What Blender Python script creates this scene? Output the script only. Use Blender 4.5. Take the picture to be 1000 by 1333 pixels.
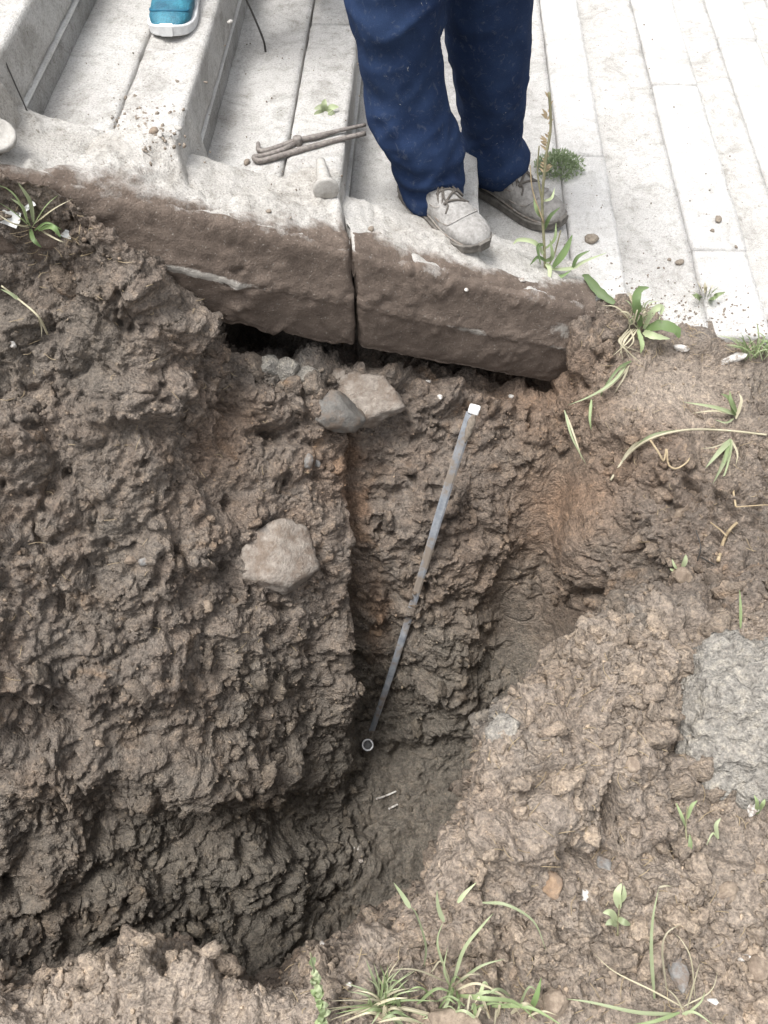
import bpy, bmesh, math, random
import numpy as np
from mathutils import Vector, Matrix, Euler

random.seed(7)
rng = np.random.default_rng(7)
for o in list(bpy.data.objects):
    bpy.data.objects.remove(o)
SC = bpy.context.scene
COL = SC.collection

# ------------------------------------------------------------------ camera
CAMZ = 1.5
PITCH = math.radians(57.2)
FPX = 1060.0
cam_d = bpy.data.cameras.new('camera')
cam_d.sensor_fit = 'VERTICAL'
cam_d.sensor_height = 32.0
cam_d.lens = 32.0 * FPX / 1333.0
cam_d.clip_start = 0.02
cam_d.clip_end = 500
cam = bpy.data.objects.new('camera', cam_d)
COL.objects.link(cam)
cam.location = (0, 0, CAMZ)
cam.rotation_euler = (math.radians(90) - PITCH, 0, 0)
SC.camera = cam

# ------------------------------------------------------------------ sky, sun, exposure
SUN_EL, SUN_AZ = math.radians(72), math.radians(-105)     # azimuth from +Y towards +X
w = bpy.data.worlds.new('World')
SC.world = w
w.use_nodes = True
nt = w.node_tree
bg = nt.nodes['Background']
sky = nt.nodes.new('ShaderNodeTexSky')
sky.sky_type = 'NISHITA'
sky.sun_disc = False
sky.sun_elevation = SUN_EL
sky.sun_rotation = SUN_AZ
sky.dust_density = 5.0
sky.air_density = 1.2
hs = nt.nodes.new('ShaderNodeHueSaturation')             # overcast: the sky is nearly grey
hs.inputs['Saturation'].default_value = 0.22
nt.links.new(sky.outputs[0], hs.inputs['Color'])
nt.links.new(hs.outputs[0], bg.inputs[0])
bg.inputs[1].default_value = 0.13
sl = bpy.data.lights.new('sun', 'SUN')
sl.energy = 1.5
sl.angle = math.radians(20)
sl.color = (1.0, 0.985, 0.965)
sun = bpy.data.objects.new('sun', sl)
COL.objects.link(sun)
sd = Vector((math.sin(SUN_AZ) * math.cos(SUN_EL), math.cos(SUN_AZ) * math.cos(SUN_EL), math.sin(SUN_EL)))
sun.rotation_euler = (-sd).to_track_quat('-Z', 'Y').to_euler()
sun.location = (0, 0, 8)
SC.view_settings.view_transform = 'Standard'
SC.view_settings.look = 'None'
SC.view_settings.gamma = 1.0
SC.view_settings.use_curve_mapping = False
SC.view_settings.exposure = 1.15
SC.cycles.max_bounces = 5
SC.cycles.diffuse_bounces = 3
SC.cycles.glossy_bounces = 2

# ------------------------------------------------------------------ helpers: measuring the place
CP, SP = math.cos(PITCH), math.sin(PITCH)
def ray(u, v):
    a, b = (666.5 - v) / FPX, (u - 500.0) / FPX
    return Vector((b, CP + a * SP, -SP + a * CP))       # along-axis length 1
def at(u, v, H=None, Y=None, s=None):
    r = ray(u, v)
    if H is not None: s = H / -r.z
    elif Y is not None: s = Y / r.y
    return Vector((r.x * s, r.y * s, CAMZ + r.z * s))
def project(P):
    x, y, z = P[:, 0], P[:, 1], P[:, 2] - CAMZ
    d = CP * y - SP * z
    return 500 + FPX * x / d, 666.5 - FPX * (SP * y + CP * z) / d, d

# ------------------------------------------------------------------ helpers: noise
def _hash(ix, iy, iz, k):
    h = (ix.astype(np.uint32) * np.uint32(374761393) + iy.astype(np.uint32) * np.uint32(668265263)
         + iz.astype(np.uint32) * np.uint32(2147483647) + np.uint32((k * 1274126177) & 0xffffffff))
    h ^= h >> np.uint32(13); h *= np.uint32(1274126177); h ^= h >> np.uint32(16)
    h *= np.uint32(2246822519); h ^= h >> np.uint32(13)
    return (h & np.uint32(0xffffff)).astype(np.float32) / np.float32(0xffffff)
def vnoise(P, scale, seed=0):
    q = (P / scale).astype(np.float32)
    i = np.floor(q); f = q - i
    i = i.astype(np.int64)
    f = f * f * (3 - 2 * f)
    r = np.zeros(len(P), np.float32)
    for dx in (0, 1):
        wx = f[:, 0] if dx else 1 - f[:, 0]
        for dy in (0, 1):
            wy = f[:, 1] if dy else 1 - f[:, 1]
            for dz in (0, 1):
                wz = f[:, 2] if dz else 1 - f[:, 2]
                r += wx * wy * wz * _hash(i[:, 0] + dx, i[:, 1] + dy, i[:, 2] + dz, seed)
    return r * 2 - 1
def gnoise(P, scale, seed=0):
    # rotated lattice so that nothing lines up with the axes
    R_ = np.array(Euler((.7 + seed, 1.1 + .37 * seed, .4 + .61 * seed)).to_matrix(), np.float32)
    q = (P.astype(np.float32) @ R_.T) / np.float32(scale) + np.float32(seed * 1.37)
    i = np.floor(q); f = q - i; i = i.astype(np.int64)
    u_ = f * f * f * (f * (f * 6 - 15) + 10)
    r = np.zeros(len(P), np.float32)
    for dx in (0, 1):
        wx = u_[:, 0] if dx else 1 - u_[:, 0]
        for dy in (0, 1):
            wy = u_[:, 1] if dy else 1 - u_[:, 1]
            for dz in (0, 1):
                wz = u_[:, 2] if dz else 1 - u_[:, 2]
                a, b, c = i[:, 0] + dx, i[:, 1] + dy, i[:, 2] + dz
                g_ = (_hash(a, b, c, seed) * 2 - 1) * (f[:, 0] - dx) + (_hash(a, b, c, seed + 101) * 2 - 1) * (f[:, 1] - dy) + (_hash(a, b, c, seed + 203) * 2 - 1) * (f[:, 2] - dz)
                r += wx * wy * wz * g_
    return r * 1.5
def fbm(P, scale, octs=3, seed=0):
    r = 0; a = 1.0; t = 0
    for k in range(octs):
        r = r + a * vnoise(P, scale / 2 ** k, seed + 17 * k); t += a; a *= 0.5
    return r / t
def worley(P, scale, seed=0, tilt=False):
    q = (P / scale).astype(np.float32)
    b = np.floor(q - 0.5).astype(np.int64)
    n = len(P)
    F1 = np.full(n, 9.0, np.float32); F2 = np.full(n, 9.0, np.float32); ID = np.zeros(n, np.float32); TL = np.zeros(n, np.float32)
    for dx in (0, 1):
        for dy in (0, 1):
            for dz in (0, 1):
                cx, cy, cz = b[:, 0] + dx, b[:, 1] + dy, b[:, 2] + dz
                px = cx + 0.1 + 0.8 * _hash(cx, cy, cz, seed)
                py = cy + 0.1 + 0.8 * _hash(cx, cy, cz, seed + 1)
                pz = cz + 0.1 + 0.8 * _hash(cx, cy, cz, seed + 2)
                d = np.sqrt((px - q[:, 0]) ** 2 + (py - q[:, 1]) ** 2 + (pz - q[:, 2]) ** 2).astype(np.float32)
                m = d < F1
                F2 = np.where(m, F1, np.minimum(F2, d))
                ID = np.where(m, _hash(cx, cy, cz, seed + 3), ID)
                F1 = np.where(m, d, F1)
                if tilt:
                    tl = ((q[:, 0] - px) * (_hash(cx, cy, cz, seed + 4) - .5) + (q[:, 1] - py) * (_hash(cx, cy, cz, seed + 5) - .5) + (q[:, 2] - pz) * (_hash(cx, cy, cz, seed + 6) - .5)) * 2
                    TL = np.where(m, tl, TL)
    return (F1, F2, ID, TL) if tilt else (F1, F2, ID)

# ------------------------------------------------------------------ helpers: meshes
def mesh_np(name, V, F, smooth=True):
    V = np.asarray(V, np.float32); F = np.asarray(F, np.int32)
    me = bpy.data.meshes.new(name)
    k = F.shape[1]
    me.vertices.add(len(V)); me.vertices.foreach_set('co', V.ravel())
    me.loops.add(F.size); me.loops.foreach_set('vertex_index', F.ravel())
    me.polygons.add(len(F))
    me.polygons.foreach_set('loop_start', np.arange(0, F.size, k, dtype=np.int32))
    if smooth: me.polygons.foreach_set('use_smooth', np.ones(len(F), bool))
    me.update(calc_edges=True)
    return me
def obj(name, me, mat=None, parent=None):
    o = bpy.data.objects.new(name, me)
    COL.objects.link(o)
    if mat is not None and me is not None and not len(me.materials): me.materials.append(mat)
    if parent is not None: o.parent = parent
    return o
def tag(o, label, cat, group=None):
    o['label'] = label; o['category'] = cat
    if group: o['group'] = group
    return o
def empty(name, loc=(0, 0, 0)):
    o = bpy.data.objects.new(name, None)
    COL.objects.link(o); o.location = loc; o.empty_display_size = 0.05
    return o
def grid_faces(nu, nv):
    i = np.arange(nu * nv).reshape(nu, nv)
    return np.stack([i[:-1, :-1], i[1:, :-1], i[1:, 1:], i[:-1, 1:]], -1).reshape(-1, 4)
def loft(rings, closed=True, cap=True):
    """rings: array (n, m, 3); closed round; returns V, quads + cap fans as degenerate-free quads/tris list"""
    R = np.asarray(rings, float); n, m, _ = R.shape
    V = R.reshape(-1, 3).tolist(); F = []
    for a in range(n - 1):
        for b in range(m if closed else m - 1):
            c = (b + 1) % m
            F.append((a * m + b, a * m + c, (a + 1) * m + c, (a + 1) * m + b))
    if cap and closed:
        V.append(R[0].mean(0).tolist()); k = len(V) - 1
        for b in range(m): F.append((k, (b + 1) % m, b))
        V.append(R[-1].mean(0).tolist()); k = len(V) - 1
        for b in range(m): F.append((k, (n - 1) * m + b, (n - 1) * m + (b + 1) % m))
    return V, F
def mesh_py(name, V, F, smooth=True):
    me = bpy.data.meshes.new(name)
    me.from_pydata([tuple(v) for v in V], [], F)
    if smooth: me.polygons.foreach_set('use_smooth', [True] * len(me.polygons))
    me.update()
    return me
def catmull(pts, n):
    P = np.asarray(pts, float)
    if len(P) < 3:
        t = np.linspace(0, 1, n)[:, None]; return P[0] * (1 - t) + P[-1] * t
    Q = np.vstack([2 * P[0] - P[1], P, 2 * P[-1] - P[-2]])
    t = np.linspace(0, len(P) - 1, n); i = np.minimum(t.astype(int), len(P) - 2); f = (t - i)[:, None]
    a, b, c, d = Q[i], Q[i + 1], Q[i + 2], Q[i + 3]
    return 0.5 * (2 * b + (c - a) * f + (2 * a - 5 * b + 4 * c - d) * f ** 2 + (3 * b - a - 3 * c + d) * f ** 3)
def tube_vf(pts, rad, sides=8, n=None, flat=1.0, up=(0, 0, 1)):
    P = catmull(pts, n) if n else np.asarray(pts, float)
    r = np.interp(np.linspace(0, 1, len(P)), np.linspace(0, 1, len(np.atleast_1d(rad))), np.atleast_1d(rad))
    T = np.gradient(P, axis=0); T /= np.linalg.norm(T, axis=1)[:, None] + 1e-9
    rings = []
    U = np.array(up, float)
    for p, t, q in zip(P, T, r):
        s = np.cross(t, U)
        if np.linalg.norm(s) < 1e-3: s = np.cross(t, (1, 0, 0))
        s /= np.linalg.norm(s); x = np.cross(s, t)
        a = np.linspace(0, 2 * math.pi, sides, endpoint=False)
        rings.append(p + q * (np.cos(a)[:, None] * s + flat * np.sin(a)[:, None] * x))
    return loft(rings)
def tube(name, pts, rad, mat, parent=None, **k):
    V, F = tube_vf(pts, rad, **k)
    return obj(name, mesh_py(name, V, F), mat, parent)
def rbox_mesh(name, h, r, div, amp=0.0, sc=0.05, seed=0, off=(0, 0, 0), amp2=0.0, sc2=0.012):
    """rounded box of half sizes h, corner radius r, divisions div, roughened by noise"""
    idx = {}; V = []; F = []
    def vid(i, j, k):
        key = (i, j, k)
        if key not in idx:
            idx[key] = len(V); V.append((2 * i / div[0] - 1, 2 * j / div[1] - 1, 2 * k / div[2] - 1))
        return idx[key]
    A, B, C = div
    for i in range(A):
        for j in range(B):
            F.append((vid(i, j, 0), vid(i, j + 1, 0), vid(i + 1, j + 1, 0), vid(i + 1, j, 0)))
            F.append((vid(i, j, C), vid(i + 1, j, C), vid(i + 1, j + 1, C), vid(i, j + 1, C)))
    for i in range(A):
        for k in range(C):
            F.append((vid(i, 0, k), vid(i + 1, 0, k), vid(i + 1, 0, k + 1), vid(i, 0, k + 1)))
            F.append((vid(i, B, k), vid(i, B, k + 1), vid(i + 1, B, k + 1), vid(i + 1, B, k)))
    for j in range(B):
        for k in range(C):
            F.append((vid(0, j, k), vid(0, j, k + 1), vid(0, j + 1, k + 1), vid(0, j + 1, k)))
            F.append((vid(A, j, k), vid(A, j + 1, k), vid(A, j + 1, k + 1), vid(A, j, k + 1)))
    V = np.array(V) * np.array(h)
    inner = np.clip(V, -np.array(h) + r, np.array(h) - r)
    N = V - inner; N /= np.linalg.norm(N, axis=1)[:, None] + 1e-9
    V = inner + N * r
    if amp:
        Q = V + np.array(off) + seed * 3.7
        V = V + N * (amp * fbm(Q, sc, 3, seed)[:, None])
        if amp2: V = V + N * (amp2 * fbm(Q, sc2, 2, seed + 5)[:, None])
    return mesh_np(name, V, F)
def rock_mesh(name, size, seed, rough=0.35, sub=3, flatn=6, fine=0.05):
    """angular stone: a sphere cut by random planes, then roughened"""
    bm = bmesh.new(); bmesh.ops.create_icosphere(bm, subdivisions=sub, radius=1)
    V = np.array([v.co[:] for v in bm.verts]); F = [[x.index for x in f.verts] for f in bm.faces]; bm.free()
    g = np.random.default_rng(seed)
    D = np.ones(len(V))
    for k in range(flatn):
        n = g.normal(size=3); n /= np.linalg.norm(n); c = g.uniform(0.55, 0.9)
        dd = V @ n
        D = np.minimum(D, np.where(dd > 1e-3, c / np.maximum(dd, 1e-3), 9))
    V = V * D[:, None]
    V = V * (1 + rough * 0.5 * fbm(V + seed, 0.9, 2, seed) + fine * fbm(V + seed, 0.22, 2, seed + 3) + (fine * (.9 * np.abs(gnoise(V, .30, seed % 50)) + .55 * np.abs(gnoise(V, .13, seed % 40)) + .3 * np.abs(gnoise(V, .06, seed % 30))) if sub >= 4 else 0))[:, None]
    return mesh_np(name, V * np.array(size), F)

# ------------------------------------------------------------------ helpers: materials
def mat(name):
    m = bpy.data.materials.new(name); m.use_nodes = True
    t = m.node_tree
    return m, t, t.nodes['Principled BSDF']
def N(t, typ, **kw):
    n = t.nodes.new(typ)
    for k, v in kw.items(): setattr(n, k, v)
    return n
def noise(t, co, scale, detail=6, rough=0.6, dist=0.0):
    n = N(t, 'ShaderNodeTexNoise'); n.inputs['Scale'].default_value = scale
    n.inputs['Detail'].default_value = detail; n.inputs['Roughness'].default_value = rough
    n.inputs['Distortion'].default_value = dist
    t.links.new(co, n.inputs['Vector']); return n.outputs['Fac']
def ramp(t, fac, stops):
    r = N(t, 'ShaderNodeValToRGB')
    e = r.color_ramp.elements
    while len(e) < len(stops): e.new(0.5)
    for k, (p, c) in enumerate(stops):
        e[k].position = p; e[k].color = (*c, 1) if len(c) == 3 else c
    t.links.new(fac, r.inputs[0]); return r.outputs[0]
def mix(t, fac, a, b, blend='MIX'):
    m = N(t, 'ShaderNodeMix', data_type='RGBA', blend_type=blend)
    for s, v in ((m.inputs[0], fac), (m.inputs[6], a), (m.inputs[7], b)):
        if isinstance(v, (int, float)): s.default_value = v
        elif isinstance(v, tuple): s.default_value = (*v, 1)
        else: t.links.new(v, s)
    return m.outputs[2]
def maths(t, op, a, b=0.0):
    m = N(t, 'ShaderNodeMath', operation=op)
    for s, v in ((m.inputs[0], a), (m.inputs[1], b)):
        if isinstance(v, (int, float)): s.default_value = v
        else: t.links.new(v, s)
    return m.outputs[0]
def bump(t, bsdf, hs, strength, dist):
    b = N(t, 'ShaderNodeBump'); b.inputs['Strength'].default_value = strength; b.inputs['Distance'].default_value = dist
    t.links.new(hs, b.inputs['Height']); t.links.new(b.outputs[0], bsdf.inputs['Normal']); return b
def attr(t, name):
    a = N(t, 'ShaderNodeAttribute'); a.attribute_name = name; return a.outputs['Fac']
def pos(t):
    return N(t, 'ShaderNodeNewGeometry').outputs['Position']
def ocoord(t):
    return N(t, 'ShaderNodeTexCoord').outputs['Object']

def m_soil(name='soil', tint=None, attrs=True, crumb=False):
    m, t, b = mat(name)
    p = pos(t)
    big = noise(t, p, 3.2, 2, 0.6, 0.6)
    mid = noise(t, p, 17, 3, 0.65, 0.4)
    fine = noise(t, p, 140, 4, 0.75)
    col = ramp(t, big, [(0.3, (0.158, 0.129, 0.106)), (0.5, (0.214, 0.169, 0.135)), (0.68, (0.245, 0.182, 0.136))])
    col = mix(t, ramp(t, mid, [(0.35, (0, 0, 0)), (0.7, (1, 1, 1))]), col, (0.212, 0.182, 0.155))
    ochre = ramp(t, noise(t, p, 8.5, 3, 0.5, 0.8), [(0.62, (0, 0, 0)), (0.74, (1, 1, 1))])
    col = mix(t, maths(t, 'MULTIPLY', ochre, 0.6), col, (0.25, 0.155, 0.085))
    if tint: col = mix(t, .9, col, tint)
    if attrs:
        col = mix(t, maths(t, 'MULTIPLY', attr(t, 'clay'), 0.8), col, (0.158, 0.143, 0.119))
        col = mix(t, maths(t, 'MULTIPLY', attr(t, 'rust'), 0.9), col, (0.255, 0.170, 0.115))
        col = mix(t, maths(t, 'MULTIPLY', attr(t, 'dry'), 0.85), col, (0.375, 0.316, 0.260))
        col = mix(t, attr(t, 'bluegrey'), col, (0.20, 0.195, 0.18))
    col = mix(t, 0.8, col, ramp(t, fine, [(0.28, (0.30, 0.29, 0.28)), (0.5, (0.92, 0.92, 0.92)), (0.74, (1.7, 1.64, 1.55))]), 'MULTIPLY')
    col = mix(t, 0.6, col, ramp(t, noise(t, p, 52, 2, 0.6, 0.3), [(0.3, (0.45, 0.43, 0.42)), (0.52, (1.0, 1.0, 1.0)), (0.7, (1.35, 1.3, 1.22))]), 'MULTIPLY')
    if crumb: col = mix(t, 1.0, col, ramp(t, attr(t, 'tone'), [(0, (.55, .53, .5)), (.5, (1.0, .98, .95)), (1, (1.7, 1.6, 1.45))]), 'MULTIPLY')
    t.links.new(col, b.inputs['Base Color'])
    rr = ramp(t, mid, [(0.3, (0.58,) * 3), (0.7, (0.9,) * 3)])
    t.links.new(rr, b.inputs['Roughness'])
    b.inputs['Specular IOR Level'].default_value = 0.35
    vo = N(t, 'ShaderNodeTexVoronoi'); vo.inputs['Scale'].default_value = 190; t.links.new(p, vo.inputs['Vector'])
    hgt = maths(t, 'ADD', maths(t, 'MULTIPLY', fine, 1.2), maths(t, 'MULTIPLY', vo.outputs['Distance'], -0.5))
    bump(t, b, hgt, 0.9, 0.009)
    return m
def m_concrete(name, base, dark, mudattr=False, speck=1.0):
    m, t, b = mat(name)
    p = pos(t)
    f1 = noise(t, p, 5, 5, 0.65, 0.5); f2 = noise(t, p, 260, 4, 0.75); f3 = noise(t, p, 34, 4, 0.7)
    col = mix(t, ramp(t, f1, [(0.35, (0, 0, 0)), (0.65, (1, 1, 1))]), dark, base)
    col = mix(t, 0.75 * speck, col, ramp(t, f2, [(0.3, (0.45, 0.44, 0.42)), (0.5, (0.98,) * 3), (0.72, (1.25, 1.25, 1.24))]), 'MULTIPLY')
    col = mix(t, 0.6 * speck, col, ramp(t, f3, [(0.28, (0.6, 0.58, 0.54)), (0.5, (1, 1, 1))]), 'MULTIPLY')
    col = mix(t, .8 * min(1, speck), col, ramp(t, noise(t, p, 9, 5, 0.7, 1.2), [(0.34, (0.66, 0.65, 0.63)), (0.5, (1, 1, 1))]), 'MULTIPLY')
    pits = ramp(t, noise(t, p, 95, 2, 0.5), [(0.24, (0.45, 0.42, 0.38)), (0.33, (1, 1, 1))])
    col = mix(t, 0.8 * speck, col, pits, 'MULTIPLY')
    if mudattr:
        mud = mix(t, ramp(t, noise(t, p, 14, 4, .65, .5), [(.35, (0, 0, 0)), (.65, (1, 1, 1))]), (0.128, 0.099, 0.080), (0.188, 0.147, 0.119))
        mud = mix(t, ramp(t, noise(t, p, 180, 2, .6), [(.64, (0, 0, 0)), (.72, (.8, .8, .8))]), mud, (0.34, 0.30, 0.26))
        mud = mix(t, 0.5, mud, ramp(t, f2, [(0.3, (0.5,) * 3), (0.7, (1.35,) * 3)]), 'MULTIPLY')
        a = maths(t, 'ADD', attr(t, 'mud'), maths(t, 'MULTIPLY', maths(t, 'SUBTRACT', noise(t, p, 22, 5, 0.7), 0.5), 1.1))
        a = ramp(t, a, [(0.32, (0, 0, 0)), (0.66, (1, 1, 1))])
        col = mix(t, a, col, mud)
        sc = ramp(t, maths(t, 'MULTIPLY', attr(t, 'scrape'), noise(t, p, 45, 4, 0.7)), [(0.28, (0, 0, 0)), (0.45, (1, 1, 1))])
        col = mix(t, sc, col, (0.42, 0.39, 0.35))
    t.links.new(col, b.inputs['Base Color'])
    b.inputs['Roughness'].default_value = 0.9
    b.inputs['Specular IOR Level'].default_value = 0.25
    bump(t, b, maths(t, 'ADD', f2, maths(t, 'MULTIPLY', f3, 1.5)), 0.8, 0.006)
    return m
def m_simple(name, c1, c2, scale=40, rough=0.8, bumpd=0.002, metal=0.0, spec=0.3, space='obj', detail=5, dirt=0):
    m, t, b = mat(name)
    p = ocoord(t) if space == 'obj' else pos(t)
    f = noise(t, p, scale, detail, 0.65)
    c = ramp(t, f, [(0.3, c1), (0.7, c2)])
    if dirt:
        dm = ramp(t, noise(t, pos(t), dirt, 4, 0.7), [(0.44, (0, 0, 0)), (0.6, (1, 1, 1))])
        c = mix(t, maths(t, 'MULTIPLY', dm, .8), c, (0.17, 0.13, 0.10))
    t.links.new(c, b.inputs['Base Color'])
    b.inputs['Roughness'].default_value = rough; b.inputs['Metallic'].default_value = metal
    b.inputs['Specular IOR Level'].default_value = spec
    if bumpd: bump(t, b, noise(t, p, scale * 2.5, 4, 0.65), 0.6, bumpd)
    return m
def m_leaf(name, c1, c2, tr=0.35):
    m, t, b = mat(name)
    oi = N(t, 'ShaderNodeObjectInfo')
    f = noise(t, pos(t), 30, 3, 0.5)
    col = mix(t, f, c1, c2)
    hsv = N(t, 'ShaderNodeHueSaturation'); t.links.new(col, hsv.inputs['Color'])
    mr = N(t, 'ShaderNodeMapRange'); t.links.new(oi.outputs['Random'], mr.inputs[0]); mr.inputs[3].default_value = 0.7; mr.inputs[4].default_value = 1.3
    t.links.new(mr.outputs[0], hsv.inputs['Value'])
    t.links.new(hsv.outputs[0], b.inputs['Base Color'])
    b.inputs['Roughness'].default_value = 0.55
    tl = N(t, 'ShaderNodeBsdfTranslucent'); t.links.new(hsv.outputs[0], tl.inputs[0])
    ms = N(t, 'ShaderNodeMixShader'); ms.inputs[0].default_value = tr
    t.links.new(b.outputs[0], ms.inputs[1]); t.links.new(tl.outputs[0], ms.inputs[2])
    t.links.new(ms.outputs[0], t.nodes['Material Output'].inputs[0])
    return m

M_SOIL = m_soil()
M_CRUMB = m_soil('soil_crumb', crumb=True)
M_SLAB = m_soil('grey_clay_soil', (0.335, 0.318, 0.285), attrs=False)
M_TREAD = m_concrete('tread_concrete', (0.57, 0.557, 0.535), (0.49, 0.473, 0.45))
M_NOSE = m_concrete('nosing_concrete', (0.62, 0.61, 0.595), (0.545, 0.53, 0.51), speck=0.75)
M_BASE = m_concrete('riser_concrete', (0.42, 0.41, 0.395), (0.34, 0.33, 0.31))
M_TOP = m_concrete('topping_concrete', (0.58, 0.56, 0.53), (0.48, 0.455, 0.42), mudattr=True, speck=1.1)
M_MORTAR = m_concrete('mortar', (0.72, 0.71, 0.68), (0.6, 0.58, 0.55), speck=0.5)

# ------------------------------------------------------------------ the ground sheet, far around
gx = [-120, -3.4, 3.4, 120]; gy = [-120, -3.3, 5.0, 120]
gz = lambda x: np.interp(x, [-3.4, -.8, .8, 3.4], [1.2, .5, -.02, -.6])
V = [(x, yy, gz(x)) for x in gx for yy in gy]
me = mesh_np('ground', V, [f for k, f in enumerate(grid_faces(4, 4)) if k != 4])
g = obj('ground', me, m_simple('far_ground', (0.10, 0.09, 0.06), (0.16, 0.13, 0.09), 1.5, 0.95, 0.01, space='w'))
g['kind'] = 'structure'

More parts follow.
